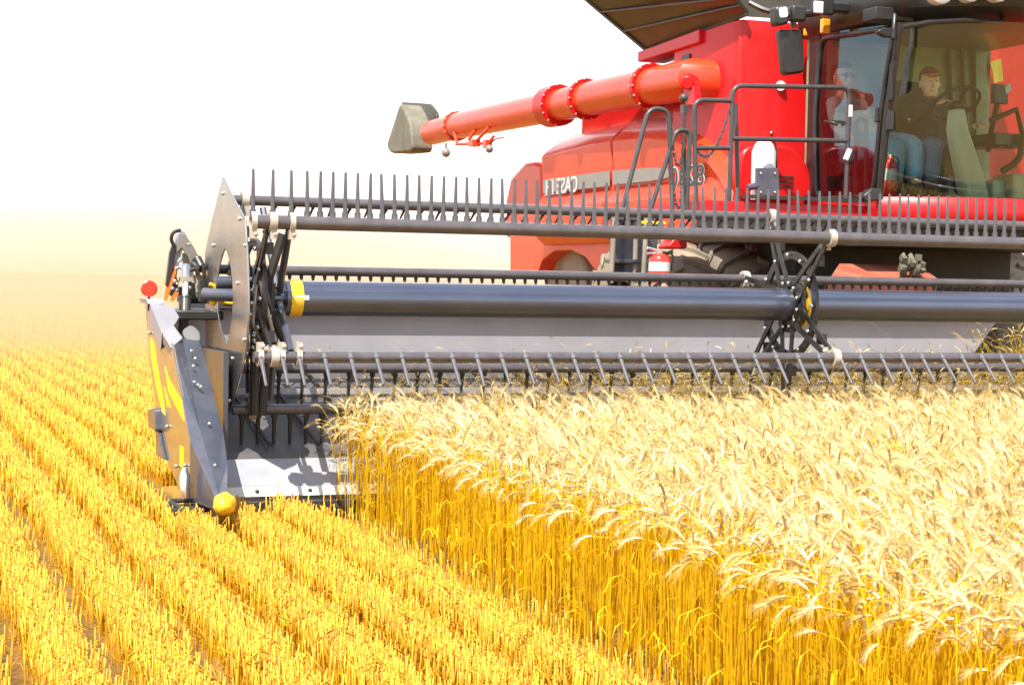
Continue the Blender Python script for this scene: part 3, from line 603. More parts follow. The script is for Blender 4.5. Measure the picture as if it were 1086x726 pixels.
mb = MB(); mb.tube([at_v(x, y, 1.15) for x, y in ((957, 29), (985, 24), (1020, 22), (1062, 23))], .02, 8); mb.tube([at_v(1062, 23, 1.15), at_v(1063, 12, 1.2)], .02, 8); obj('roof_visor', mb, M['black'], cm, 40)
mb = MB(); mb.tube([at_v(968, 26, 1.3), at_v(966, 48, 1.28), at_v(957, 100, 1.36)], [.014, .014, .01], 6); mb.prism([at_v(x, y, 1.3) for x, y in ((963, 52), (967, 50), (960, 98), (955, 102))], (0, .02, 0)); obj('wiper', mb, M['black'], cm, 40)
mb = MB(); mb.prism(rounded([at_v(x, y, 1.45) for x, y in ((930, 33), (938, 29), (949, 30), (949, 40), (938, 39))], .03), (0, .06, 0)); mb.tube([at_v(949, 15, 1.5), at_v(947, 42, 1.45)], .02, 8); mb.box(at_v(942, 17, 1.6), (.35, .2, .1)); obj('roof_corner_bracket', mb, M['black'], cm, 30, .01)
mb = MB(); mb.prism(rounded([at_v(x, y, 1.55) for x, y in ((916, 207), (926, 199), (936, 200), (938, 212), (918, 214))], .03), (0, .1, 0)); obj('cab_corner_foot', mb, M['black'], cm, 30, .01)
# nose panel below the windscreen, curved like it, and the platform edge
mb = MB(); r_ = []
for dz, g_ in ((.03, .0), (-.03, .05), (-.13, .06), (-.19, .02)):
    r_.append([Vector((UC-.03, rb_.y, ab_.z+dz))]+[ws(UC+(UCR-UC)*i/N, 0)+Vector((0, -g_, dz)) for i in range(N+1)]+[Vector((UCR+.03, rb_.y, ab_.z+dz))])
mb.loft(r_); obj('cab_sill', mb, M['red'], cm, 40)
mb = MB(); pl0, pl1 = at_v(745, 222, 1.9), at_v(930, 222, 1.9)
mb.box(((pl0.x+pl1.x)/2, 2.5, 2.06), (pl1.x-pl0.x, 1.2, .1)); obj('platform', mb, M['red'], cm, None, .01)
mb = MB(); mb.box(((pl0.x+pl1.x)/2+.2, 1.88, 2.15), (pl1.x-pl0.x-.3, .04, .03)); mb.box(((pl0.x+pl1.x)/2, 1.95, 1.92), (pl1.x-pl0.x, .1, .14)); obj('platform_edge', mb, M['blackm'], cm)
mb = MB(); mb.box((6.3, 2.4, 1.88), (2.4, 1.6, .2)); mb.box((6.2, 3.4, 1.3), (2.2, 1.4, 1.1)); mb.box((5.2, 2.4, 1.85), (2, 1.0, .1)); obj('front_frame', mb, M['blackm'], cm)
mb = MB(); mb.box(at_v(910, 251, 1.8), (.13, .03, .06)); obj('frame_label', mb, M['white'], cm)
mb = MB(); mb.prism([(5.3, 2.6, 1.35), (6.75, 2.6, 1.35), (6.75, 1.36, 1.3), (5.3, 1.36, 1.3)], (0, 0, -.6)); fa, fb, fc, fd = at_v(880, 294, 1.5), at_v(996, 296, 1.5), at_v(975, 281, 1.9), at_v(890, 279, 1.9)
mb2 = MB(); mb2.prism([fa, fb, fc, fd], (0, .04, -.12)); obj('feeder_house', mb, M['blackm'], cm, None, .01); obj('feeder_cover', mb2, M['rust'], cm, None, .01)
mb = MB()
for k in range(9):
    a_, b_ = random.uniform(955, 982), random.uniform(958, 980); mb.tube(bent([at_v(a_, 292, 1.55), at_v((a_+b_)/2+random.uniform(-6, 6), 280, 1.5), at_v(b_, random.uniform(268, 276), 1.55)], .05), random.uniform(.01, .018), 7)
for k in range(10): mb.box(at_v(random.uniform(956, 982), random.uniform(268, 290), 1.48), (.04, .04, .05), Matrix.Rotation(random.random()*3, 3, 'X'))
obj('hydraulic_coupler', mb, M['boot'], cm, 40)
# red lower cab side with vents
mb = MB(); mb.prism(rounded([at_v(x, y, 2.82) for x, y in ((784, 152), (842, 154), (860, 178), (864, 212), (784, 212))], .2), (0, .2, 0)); cs_ = obj('side_cover', mb, M['red'], cm, 30, .03)
mb = MB()
for y in (187, 192, 197): mb.prism([at_v(x_, y_, 2.81) for x_, y_ in ((826, y), (841, y-.5), (842, y+1.5), (826, y+2))], (0, .02, 0))
obj('vent', mb, M['blackm'], cs_)
mb = MB(); mb.tube([at_v(828, 91, 3.195), at_v(828, 91, 3.17)], .045, 16); obj('tank_knob', mb, M['white'], cm, 40)
for x, y in ((857, 31), (875, 28)):
    mb = MB(); c_ = at_v(x, y, 2.9 if x < 860 else 2.4); mb.box(c_, (.075, .05, .12)); obj('marker_light', mb, M['amber'], cm, None, .01)
mb = MB()
for x, y in ((818, 141), (856, 140)): mb.sphere(at_v(x, y, 3.195), .016, 8, 6)
obj('bolt', mb, M['silver'], cm, 60)['kind'] = 'stuff'
# mirror, work light, lamp arms
mb = MB(); mb.tube(bent([at_v(795, 3, 2.3), at_v(812, 12, 2.2), at_v(840, 15, 2.1), at_v(842, 30, 2.1)], .08), .025, 8); mb.tube([at_v(842, 16, 2.1), at_v(868, 14, 2.3), at_v(900, 8, 2.3)], .03, 8); ma = obj('mirror_arm', mb, M['black'], cm, 40)
mb = MB(); mb.prism(rounded([at_v(x, y, 2.1) for x, y in ((827, 31), (852, 31), (854, 77), (832, 80))], .04), (0, .09, 0)); mi = obj('mirror', mb, M['black'], cm, 30, .02)
mb = MB(); mb.prism(rounded([at_v(x, y, 2.05) for x, y in ((822, 7), (836, 4), (838, 25), (824, 28))], .04), (0, .12, 0)); mb.box(at_v(845, 15, 2.1), (.13, .1, .13)); wl = obj('work_light', mb, M['black'], cm, 30, .02)
mb = MB(); mb.prism(rounded([at_v(x, y, 2.045) for x, y in ((826, 8), (835, 7), (836, 18), (827, 19))], .02), (0, .01, 0)); obj('lens', mb, M['white'], wl, 30)
mb = MB(); mb.box(at_v(872, 8, 2.2), (.16, .12, .14)); mb.box(at_v(895, 9, 2.2), (.28, .1, .08)); mb.tube([at_v(905, 10, 2.2), at_v(938, 10, 1.9)], .05, 10); w2 = obj('work_light', mb, M['black'], cm, 30, .02)
mb = MB(); mb.box(at_v(868, 8, 2.13), (.09, .02, .1)); obj('lens', mb, M['white'], w2, 30, .008)
# handrails and ladder
def rails(name, paths, r=.019, m='rail'):
    mb = MB()
    for pth in paths: mb.tube(bent(pth, .09), r, 10)
    return obj(name, mb, M[m], cm, 50)
VP = 1.92
rails('platform_rail', [[at_v(773, 217, VP), at_v(777, 91, VP), at_v(901, 93, VP), at_v(897, 212, VP)], [at_v(775, 147, VP), at_v(899, 149.5, VP)], [at_v(780, 110, VP+.15), at_v(783, 214, VP+.15)]])
rails('platform_rail', [[at_v(738, 214, VP), at_v(736, 106, VP), at_v(775, 107, VP)], [at_v(738, 157, VP), at_v(774, 157, VP)]])
rails('ladder_handrail', [[at_v(660, 222, VP), at_v(688, 115, VP), at_v(709, 116, VP), at_v(713, 222, VP)]])
rails('ladder_handrail', [[at_v(690, 222, VP), at_v(717, 138, VP), at_v(732, 138, VP), at_v(728, 222, VP)]])
mb = MB(); mb.tube([at_v(726, 225, VP+.1), at_v(725.5, 112, VP+.1)], .016, 8); mb.sphere(at_v(725, 104, VP+.1), .035, 10, 8); mb.box(at_v(726, 116, VP+.1), (.05, .05, .07)); obj('antenna_post', mb, M['rail'], cm, 40)
mb = MB()
def chain(a, b, sag, n):
    mb = MB()
    for i in range(n):
        t0, t1 = i/n, (i+.8)/n; P_ = [a.lerp(b, t)+Vector((0, 0, -sag*4*t*(1-t))) for t in (t0, t1)]
        mb.tube(P_, .014 if i % 2 else .009, 6)
    obj('safety_chain', mb, M['rail'], cm, 50)
chain(at_v(712, 132, VP), at_v(726, 150, VP), .25, 12); chain(at_v(735, 152, VP), at_v(774, 115, VP), .22, 26); chain(at_v(713, 180, VP), at_v(728, 180, VP), .3, 16); chain(at_v(901, 108, VP), at_v(898, 190, VP), .02, 22); chain(at_v(725, 120, VP), at_v(722, 215, VP), .0, 22)
mb = MB(); mb.box(at_v(902, 118, VP-.02), (.03, .03, .1)); mb.box(at_v(899, 164, VP-.02), (.04, .03, .1), Matrix.Rotation(.4, 3, 'Y')); obj('chain_hook', mb, M['white'], cm, None, .006)
lad = rails('ladder', [[at_v(652, 228, 2), at_v(648, 300, 2)], [at_v(686, 228, 2), at_v(682, 300, 2)], [at_v(675, 228, 2.2), at_v(673, 300, 2.2)]], .02, 'tyre')
mb = MB(); [mb.box((at_v(668, y, 2.2).x, 2.25, at_v(668, y, 2.2).z), (.34, .18, .03)) for y in (232, 277, 320)]; mb.box(at_v(672, 262, 2.35), (.4, .05, .5)); obj('ladder_step', mb, M['greypaint'], lad, None, .005)
mb = MB(); mb.box(at_v(693, 236, 1.95), (.2, .03, .02)); obj('step_light_strip', mb, M['decal'], cm)
# front tyres with heavy lugs
def tyre(name, uc, vc, zc, R, w):
    mb = MB(); prof = [(-w*.5, R*.6), (-w*.52, R*.8), (-w*.46, R*.93), (-w*.3, R*.965), (0, R*.97), (w*.3, R*.965), (w*.46, R*.93), (w*.52, R*.8), (w*.5, R*.6)]
    n = 64; rings = []
    for k in range(n+1):
        a = 2*math.pi*k/n; rings.append([Vector((uc+x, vc+r*math.cos(a), zc+r*math.sin(a))) for x, r in prof])
    mb.loft(rings, False, False)
    for k in range(22):
        for sgn in (-1, 1):
            a = 2*math.pi*(k+.25*(sgn+1))/22; a2 = a+.2
            pts = []
            for (x, r, da) in ((.02*sgn, R*.96, 0), (w*.28*sgn, R*.955, .1), (w*.49*sgn, R*.91, .17), (w*.53*sgn, R*.82, .18)):
                pts.append((x, r, a+da))
            rr = []
            for x, r, aa in pts:
                rr.append([Vector((uc+x, vc+q*math.cos(b), zc+q*math.sin(b))) for q, b in ((r, aa), (r+R*.05, aa+.015), (r+R*.05, aa+.06), (r, aa+.075))])
            mb.loft(rr)
    ty = obj(name, mb, M['tyre'], cm, 35)
    mb = MB(); mb.tube([(uc-w*.2, vc, zc), (uc+w*.2, vc, zc)], R*.6, 32); mb.tube([(uc-w*.42, vc, zc), (uc, vc, zc)], R*.22, 20); obj('rim', mb, M['rust'], ty, 40, .02)
    return ty
for uc in (4.25, 5.0, 7.75): tyre('front_wheel', uc, 3.75, .92, .93, .66)
mb = MB(); mb.prism(rounded([at_v(x, y, 2.5) for x, y in ((706, 264), (716, 252), (728, 252), (730, 264))], .05), (0, .2, 0)); obj('axle_cap', mb, M['red'], cm, 30, .02)

# cab interior
mb = MB(); mb.box((6.2, 2.42, 2.5), (.5, .5, .14)); mb.box((6.2, 2.42, 2.28), (.3, .3, .32)); mb.box((6.2, 2.68, 2.88), (.48, .14, .74), Matrix.Rotation(-.12, 3, 'X')); mb.box((6.5, 2.35, 2.72), (.1, .4, .07)); obj('driver_seat', mb, M['seatf'], cm, None, .05)
mb = MB(); mb.box((5.62, 2.6, 2.45), (.4, .45, .12)); mb.box((5.62, 2.83, 2.8), (.4, .1, .55)); mb.box((5.62, 2.6, 2.27), (.36, .4, .26)); obj('passenger_seat', mb, M['seatf'], cm, None, .04)
sw = at_v(1014, 109, 1.88); nrm = Vector((0, .55, .83)).normalized(); X = Vector((1, 0, 0)); Y = nrm.cross(X)
mb = MB(); mb.tube([sw+X*.2*math.cos(a)+Y*.2*math.sin(a) for a in [2*math.pi*k/28 for k in range(28)]], .016, 8, closed=True)
for a in (0.3, 2.84, 4.71): mb.tube([sw-nrm*.03, sw+X*.2*math.cos(a)+Y*.2*math.sin(a)], .013, 6)
mb.sphere(sw-nrm*.03, (.07, .07, .04), 12, 8); stw = obj('steering_wheel', mb, M['black'], cm, 50)
mb = MB(); rr = []
for x, y, v, w in ((1015, 116, 1.86, .05), (1016, 138, 1.75, .08), (1022, 160, 1.66, .1), (1030, 190, 1.6, .12), (1036, 222, 1.58, .13)):
    c_ = at_v(x, y, v); rr.append([c_+Vector((a_*w, b_*.07, 0)) for a_, b_ in ((-.7, -1), (.7, -1), (1, -.3), (1, 1), (-1, 1), (-1, -.3))])
mb.loft(rr); obj('steering_column', mb, M['console'], cm, 30, .02)
mb = MB(); c_ = at_v(1060, 100, 1.75); mb.box(c_, (.16, .05, .16), Matrix.Rotation(.2, 3, 'Z')); mb.tube([c_, at_v(1052, 135, 1.85), at_v(1048, 160, 2.0)], .025, 8); mb.tube([at_v(1050, 128, 1.8), at_v(1078, 116, 1.8), at_v(1084, 140, 1.8)], .025, 8); mb.box(at_v(1050, 150, 2.0), (.25, .5, .1)); mb.box(at_v(1066, 150, 1.85), (.2, .12, .12)); mb.tube(bent([at_v(1085, 140, 1.7), at_v(1082, 170, 1.7), at_v(1062, 182, 1.75)], .1), .03, 8); obj('monitor', mb, M['black'], cm, 30, .01)
mb = MB(); mb.prism([at_v(x, y, 1.73) for x, y in ((1066, 92), (1071, 88), (1073, 96), (1067, 100))], (0, .01, 0)); obj('paper_tag', mb, M['white'], cm)
mb = MB(); mb.prism([at_v(x, y, VR-.06) for x, y in ((1050, 66), (1062, 62), (1064, 86), (1054, 88), (1053, 78))], (0, .01, 0)); obj('window_decal', mb, M['decal'], cm)
mb = MB(); mb.box(at_v(1078, 205, 1.6), (.3, .3, .3)); mb.box(at_v(1052, 205, 1.7), (.2, .3, .2)); obj('side_console', mb, M['console'], cm, None, .03)
mb = MB(); mb.prism([at_v(x, y, VR-.05) for x, y in ((1035, 20), (1053, 52), (1046, 60), (1050, 190), (1036, 200))], (0, .02, 0)); obj('rear_pillar_trim', mb, M['cabin'], cm)
mb = MB(); mb.box(at_v(945, 87, 1.55), (.03, .03, .3)); mb.box(at_v(944, 128, 1.58), (.06, .04, .16)); mb.box(at_v(932, 122, 1.7), (.06, .04, .12)); obj('pillar_control', mb, M['black'], cm, None, .01)

# ------------------------------------------------------------------ loose things on the machine
def extinguisher(base, h, r, label, m, group=None):
    t = thing('fire_extinguisher', base, label, 'fire extinguisher', group); b = Vector(base)
    mb = MB(); mb.tube([b, b+Vector((0, 0, .015)), b+Vector((0, 0, h*.7)), b+Vector((0, 0, h*.8)), b+Vector((0, 0, h*.86))], [r*.9, r, r, r*.7, r*.3], 20); obj('cylinder', mb, M[m], t, 50)
    mb = MB(); mb.tube([b+Vector((0, 0, h*.34)), b+Vector((0, 0, h*.6))], r*1.01, 20); obj('sticker', mb, M['white'], t, 50)
    mb = MB(); mb.tube([b+Vector((0, 0, h*.85)), b+Vector((0, 0, h*.92))], r*.3, 10); mb.tube([b+Vector((0, 0, h*.92)), b+Vector((-r*1.3, -.01, h))], r*.14, 8); mb.tube([b+Vector((0, 0, h*.88)), b+Vector((-r*1.3, -.01, h*.84))], r*.12, 8); obj('valve', mb, M['silver'], t, 50)
    mb = MB(); mb.tube(bent([b+Vector((0, 0, h*.9)), b+Vector((r*1.4, 0, h*.85)), b+Vector((r*1.2, 0, h*.35))], .04), .009, 6); obj('hose', mb, M['black'], t, 50)
pz = at_v(699, 300, 1.85); extinguisher(pz, at_v(699, 263, 1.85).z-pz.z, .085, 'red fire extinguisher with a white handle beside the grey ladder', 'lensred')
pz = at_v(943, 208, 1.85); extinguisher(pz, at_v(943, 160, 1.85).z-pz.z, .06, 'small red fire extinguisher standing inside the lower left corner of the windscreen', 'lensred')
b = at_v(809, 212, 2.3); tp_ = at_v(809, 148, 2.3); h = tp_.z-b.z
cn = thing('white_canister', b, 'white upright canister in a grey bracket on the platform against the red panel', 'canister')
mb = MB(); mb.tube([b, b+Vector((0, 0, h*.8)), b+Vector((0, 0, h*.92)), b+Vector((0, 0, h))], [.1, .1, .075, .04], 24); obj('cylinder', mb, M['white'], cn, 50)
mb = MB(); mb.prism([at_v(x, y, 2.14) for x, y in ((803, 178), (826, 178), (827, 212), (803, 212))], (0, .04, 0)); mb.tube([at_v(793, 199, 2.16), at_v(803, 197, 2.16)], .03, 8); br = obj('bracket', mb, M['greypaint'], cn, 30, .006)
mb = MB(); [mb.sphere(at_v(x, y, 2.135), .012, 8, 6) for x, y in ((807, 184), (822, 184), (807, 204), (822, 204))]; obj('bolt', mb, M['silver'], br, 60)['kind'] = 'stuff'
mb = MB(); mb.tube(bent([tp_+Vector((0, 0, -.02)), tp_+Vector((.12, 0, 0)), tp_+Vector((.14, 0, -.25))], .08), .009, 6); obj('hose', mb, M['black'], cn, 50)

# ------------------------------------------------------------------ two people in the cab
def grow(name, joints, edges, radii, vox, m, parent, extra=None):
    me = bpy.data.meshes.new(name); keys = list(joints); b = BASE[parent]
    me.from_pydata([tuple(Vector(joints[k])-b) for k in keys], [(keys.index(a), keys.index(c)) for a, c in edges], [])
    o = bpy.data.objects.new(name, me); COL.objects.link(o)
    k = o.modifiers.new('s', 'SKIN'); k.use_smooth_shade = True
    sv = me.skin_vertices[0].data
    for i, kk in enumerate(keys): r_ = radii[kk]; sv[i].radius = r_ if isinstance(r_, tuple) else (r_, r_); sv[i].use_root = (i == 0)
    k = o.modifiers.new('d', 'SUBSURF'); k.levels = 2; k.render_levels = 2
    dg = bpy.context.evaluated_depsgraph_get(); m1 = bpy.data.meshes.new_from_object(o.evaluated_get(dg)); bpy.data.objects.remove(o)
    bm = bmesh.new(); bm.from_mesh(m1)
    if extra:
        m2 = bpy.data.meshes.new('x'); m2.from_pydata([tuple(Vector(p)-b) for p in extra.v], [], extra.f); bm.from_mesh(m2)
    bmesh.ops.recalc_face_normals(bm, faces=bm.faces); bm.to_mesh(m1); bm.free()
    o = bpy.data.objects.new(name, m1); COL.objects.link(o)
    k = o.modifiers.new('r', 'REMESH'); k.mode = 'VOXEL'; k.voxel_size = vox; k.use_smooth_shade = True
    dg = bpy.context.evaluated_depsgraph_get(); m3 = bpy.data.meshes.new_from_object(o.evaluated_get(dg)); bpy.data.objects.remove(o)
    m3.name = name; m3.materials.clear(); m3.materials.append(m)
    m3.polygons.foreach_set('use_smooth', [True]*len(m3.polygons))
    o = bpy.data.objects.new(name, m3); COL.objects.link(o); o.parent = parent; BASE[o] = b; return o
def person(label, J, face, shirt, jeans, sleeve, extras, stout=1.0):
    """J: joint positions; face: unit vector the head looks along"""
    t = thing('person', J['pelvis'], label, 'person'); f = Vector(face).normalized(); s = f.cross(Vector((0, 0, 1))).normalized()
    hc = Vector(J['head']); head = MB()
    def hp_(a, c, d): return hc+s*a+f*c+Vector((0, 0, d))
    rings = []
    for z, ry, rx_, fo in ((-.125, .03, .03, .045), (-.11, .055, .05, .03), (-.08, .075, .06, .015), (-.03, .09, .072, .0), (.02, .095, .077, -.005), (.06, .094, .077, -.008), (.095, .078, .066, -.008), (.118, .045, .04, -.008), (.125, .01, .01, -.008)):
        rings.append([hp_(rx_*math.cos(a), ry*math.sin(a)+fo, z) for a in [2*math.pi*k/20 for k in range(20)]])
    head.loft(rings)
    head.tube([hp_(0, .09, .015), hp_(0, .108, -.02), hp_(0, .118, -.035), hp_(0, .09, -.042)], [.008, .012, .016, .01], 8)      # nose
    for k in (-1, 1): head.sphere(hp_(.079*k, -.005, -.01), (.014, .024, .034), 10, 8)
    head.tube([hp_(-.025, .092, -.068), hp_(0, .1, -.066), hp_(.025, .092, -.068)], .008, 6)
    head.tube([hp_(-.045, .085, .028), hp_(-.02, .094, .034)], .008, 6); head.tube([hp_(.045, .085, .028), hp_(.02, .094, .034)], .008, 6)
    R_ = dict(pelvis=(.15, .12), waist=(.14, .11), chest=(.165, .12), neck=.056, chin=.05, shL=.062, shR=.062, elL=.043, elR=.043, wrL=.03, wrR=.03, hipL=.095, hipR=.095, knL=.064, knR=.064, anL=.045, anR=.045, toL=.035, toR=.035)
    for k_ in ('hipL', 'hipR', 'knL', 'knR', 'anL', 'anR'): R_[k_] *= stout
    J = dict(J); J['chin'] = hc+Vector((0, 0, -.06))
    ed = [('pelvis', 'waist'), ('waist', 'chest'), ('chest', 'neck'), ('neck', 'chin')]
    for k in 'LR': ed += [('chest', 'sh'+k), ('sh'+k, 'el'+k), ('el'+k, 'wr'+k), ('pelvis', 'hip'+k), ('hip'+k, 'kn'+k), ('kn'+k, 'an'+k), ('an'+k, 'to'+k)]
    order = ['pelvis', 'waist', 'chest', 'neck', 'chin']+[a+k for k in 'LR' for a in ('sh', 'el', 'wr', 'hip', 'kn', 'an', 'to')]
    for k in 'LR':      # palm, four bent fingers and a thumb
        w = Vector(J['wr'+k]); d = (w-Vector(J['el'+k])).normalized(); sd = d.cross(Vector((0, 0, 1))).normalized(); up = sd.cross(d)
        rr = []
        for q, wd, th in ((-.01, .028, .02), (.03, .038, .018), (.085, .042, .016)):
            rr.append([w+d*q+sd*wd*math.cos(a)+up*th*math.sin(a) for a in [2*math.pi*i/10 for i in range(10)]])
        head.loft(rr)
        for i, L in enumerate((.07, .08, .075, .06)):
            b0 = w+d*.078+sd*(-.03+.02*i); head.tube([b0, b0+d*L*.45-up*.008, b0+d*L*.7-up*L*.4, b0+d*L*.6-up*L*.75], [.0095, .0095, .0085, .0075], 7)
        head.tube([w+d*.02+sd*.03*(-1 if k == 'L' else 1), w+d*.06+sd*.055*(-1 if k == 'L' else 1)-up*.02, w+d*.085+sd*.045*(-1 if k == 'L' else 1)-up*.045], [.014, .011, .009], 7)
    J2 = {k: J[k] for k in order}
    grow('body', J2, ed, R_, .009, M['skin'], t, head)
    sk = ['chest', 'waist', 'pelvis', 'shL', 'shR']; e2 = [('chest', 'waist'), ('waist', 'pelvis'), ('chest', 'shL'), ('chest', 'shR')]; J3 = {k: J[k] for k in sk}; R3 = dict(R_)
    for k in 'LR':
        J3['sl'+k] = Vector(J['sh'+k]).lerp(Vector(J['el'+k]), min(1, sleeve)); R3['sl'+k] = .055; e2.append(('sh'+k, 'sl'+k))
        if sleeve > 1: J3['cf'+k] = Vector(J['el'+k]).lerp(Vector(J['wr'+k]), .85); R3['cf'+k] = .04; e2.append(('sl'+k, 'cf'+k))
    R3 = {k: (tuple(x+.016 for x in v) if isinstance(v, tuple) else v+.016) for k, v in R3.items()}
    grow('shirt', J3, e2, R3, .012, M[shirt], t)
    jk = ['pelvis']+[a+k for k in 'LR' for a in ('hip', 'kn', 'an')]; e3 = [(a, b) for a, b in ed if a in jk and b in jk]
    grow('jeans', {k: J[k] for k in jk}, e3, {k: (tuple(x+.012 for x in R_[k]) if isinstance(R_[k], tuple) else R_[k]+.018) for k in jk}, .012, M[jeans], t)
    for k in 'LR':
        mb = MB(); a_, b_ = Vector(J['an'+k]), Vector(J['to'+k]); mb.tube([a_+Vector((0, 0, .05)), a_, a_.lerp(b_, .3)+Vector((0, 0, -.01)), b_, b_+(b_-a_)*.25], [.056, .058, .052, .045, .02], 12); obj('boot', mb, M['shoe'], t, 60)
    for k in (-1, 1):
        mb = MB(); mb.sphere(hp_(.032*k, .082, .008), (.011, .011, .006), 10, 8); obj('eye', mb, M['white'], t, 60)
        mb = MB(); mb.sphere(hp_(.032*k, .094, .008), .0055, 8, 6); obj('pupil', mb, M['black'], t, 60)
    hm = MB(); rr = []
    for z, r_, fo in ((-.02, .9, -.03), (.03, 1.0, -.022), (.07, 1.02, -.014), (.105, .86, -.01), (.13, .5, -.01), (.138, .08, -.01)):
        rr.append([hp_(.083*r_*math.cos(a), .1*r_*math.sin(a)+fo, z+(.055 if math.sin(a) > .3 and z < .05 else 0)) for a in [2*math.pi*k/20 for k in range(20)]])
    hm.loft(rr); obj('hair' if 'cap' not in extras else 'cap', hm, M['hair' if 'cap' not in extras else 'cap'], t, 60)
    if 'cap' in extras:
        mb = MB(); mb.prism([hp_(.075*math.sin(a), .075+.085*math.cos(a), .055-.012*math.cos(a)) for a in [rad(x) for x in range(-90, 91, 15)]], (0, 0, .008)); obj('cap_brim', mb, M['cap'], t, 40)
    if 'glasses' in extras:
        mb = MB()
        for k in (-1, 1): mb.sphere(hp_(.034*k, .093, .008), (.028, .012, .02), 10, 8); mb.tube([hp_(.06*k, .085, .014), hp_(.085*k, .0, .012)], .004, 6)
        obj('sunglasses', mb, M['black'], t, 50)
    return t
g_ = at_v
drv = dict(pelvis=g_(992, 160, 2.42), waist=g_(989, 145, 2.42), chest=g_(986, 124, 2.42), neck=g_(985.5, 106, 2.4), head=g_(986, 88, 2.36),
    shL=g_(970, 115, 2.42), shR=g_(1003, 116, 2.42), elL=g_(958, 131, 2.02), elR=g_(1016, 138, 2.3), wrL=g_(992, 112, 1.97), wrR=g_(1034, 133, 2.02),
    hipL=g_(981, 163, 2.36), hipR=g_(1004, 163, 2.36), knL=g_(992, 152, 1.95), knR=g_(1022, 154, 1.95), anL=g_(988, 196, 1.86), anR=g_(1018, 198, 1.86), toL=g_(990, 202, 1.68), toR=g_(1020, 204, 1.68))
person('person in a dark shirt and dark jeans at the steering wheel of the cab', drv, (-.25, -1, -.02), 'shirt', 'denimd', .55, ('cap',))
pas = dict(pelvis=g_(910, 155, 2.62), waist=g_(904, 140, 2.64), chest=g_(898, 117, 2.64), neck=g_(895, 100, 2.63), head=g_(894, 82, 2.6),
    shL=g_(884, 110, 2.6), shR=g_(913, 112, 2.62), elL=g_(888, 134, 2.5), elR=g_(920, 136, 2.5), wrL=g_(906, 146, 2.3), wrR=g_(932, 145, 2.32),
    hipL=g_(909, 157, 2.55), hipR=g_(928, 156, 2.55), knL=g_(951, 151, 2.08), knR=g_(972, 152, 2.1), anL=g_(948, 194, 2.04), anR=g_(969, 195, 2.04), toL=g_(955, 203, 1.88), toR=g_(977, 203, 1.9))
person('person in sunglasses and light blue jeans on the side seat by the cab door', pas, (.1, -1, 0), 'shirt2', 'denim', 1.5, ('glasses',), 1.3)

# ------------------------------------------------------------------ wheat, stubble, cut straw
def vproj(P):       # machine-frame points -> photo pixels and depth
    Rz = np.array(RZ); Ci = np.array(CI); Q = (P @ Rz.T + np.array(ORG) - np.array([0, 0, CAM_H])) @ Ci.T
    d = np.maximum(-Q[:, 2], .05); return W0/2+FPX*Q[:, 0]/d, H0/2-FPX*Q[:, 1]/d, -Q[:, 2]
class TM:           # triangle template
    def __init__(s): s.v = []; s.f = []; s.m = []
    def tube(s, pts, rs, n, m):
        pts = [np.array(p, float) for p in pts]; b = len(s.v)
        for i, p in enumerate(pts):
            d = pts[min(i+1, len(pts)-1)]-pts[max(i-1, 0)]; d = d/np.linalg.norm(d); a = np.array([0, 1., 0]); a = a-d*a.dot(d); a /= np.linalg.norm(a); c = np.cross(d, a)
            for k in range(n): t = 2*math.pi*k/n; s.v.append(p+(a*math.cos(t)+c*math.sin(t))*rs[i])
        for i in range(len(pts)-1):
            for k in range(n):
                A, B, C, D = b+i*n+k, b+i*n+(k+1) % n, b+(i+1)*n+(k+1) % n, b+(i+1)*n+k
                s.f += [(A, B, C), (A, C, D)]; s.m += [m, m]
        e = b+(len(pts)-1)*n
        for k in range(1, n-1): s.f.append((e, e+k, e+k+1)); s.m.append(m)
    def blade(s, pts, ws, m):
        b = len(s.v)
        for p, w in zip(pts, ws): s.v += [np.array(p)+np.array([0, w, 0]), np.array(p)-np.array([0, w, 0])]
        for i in range(len(pts)-1): A = b+2*i; s.f += [(A, A+1, A+3), (A, A+3, A+2)]; s.m += [m, m]
    def spike(s, p, q, w, m):
        p, q = np.array(p), np.array(q); d = q-p; a = np.cross(d, [.3, .5, .8]); a = a/np.linalg.norm(a)*w; b = len(s.v)
        s.v += [p+a, p-a, q]; s.f.append((b, b+1, b+2)); s.m.append(m)
    def done(s): return np.array(s.v), np.array(s.f), np.array(s.m)
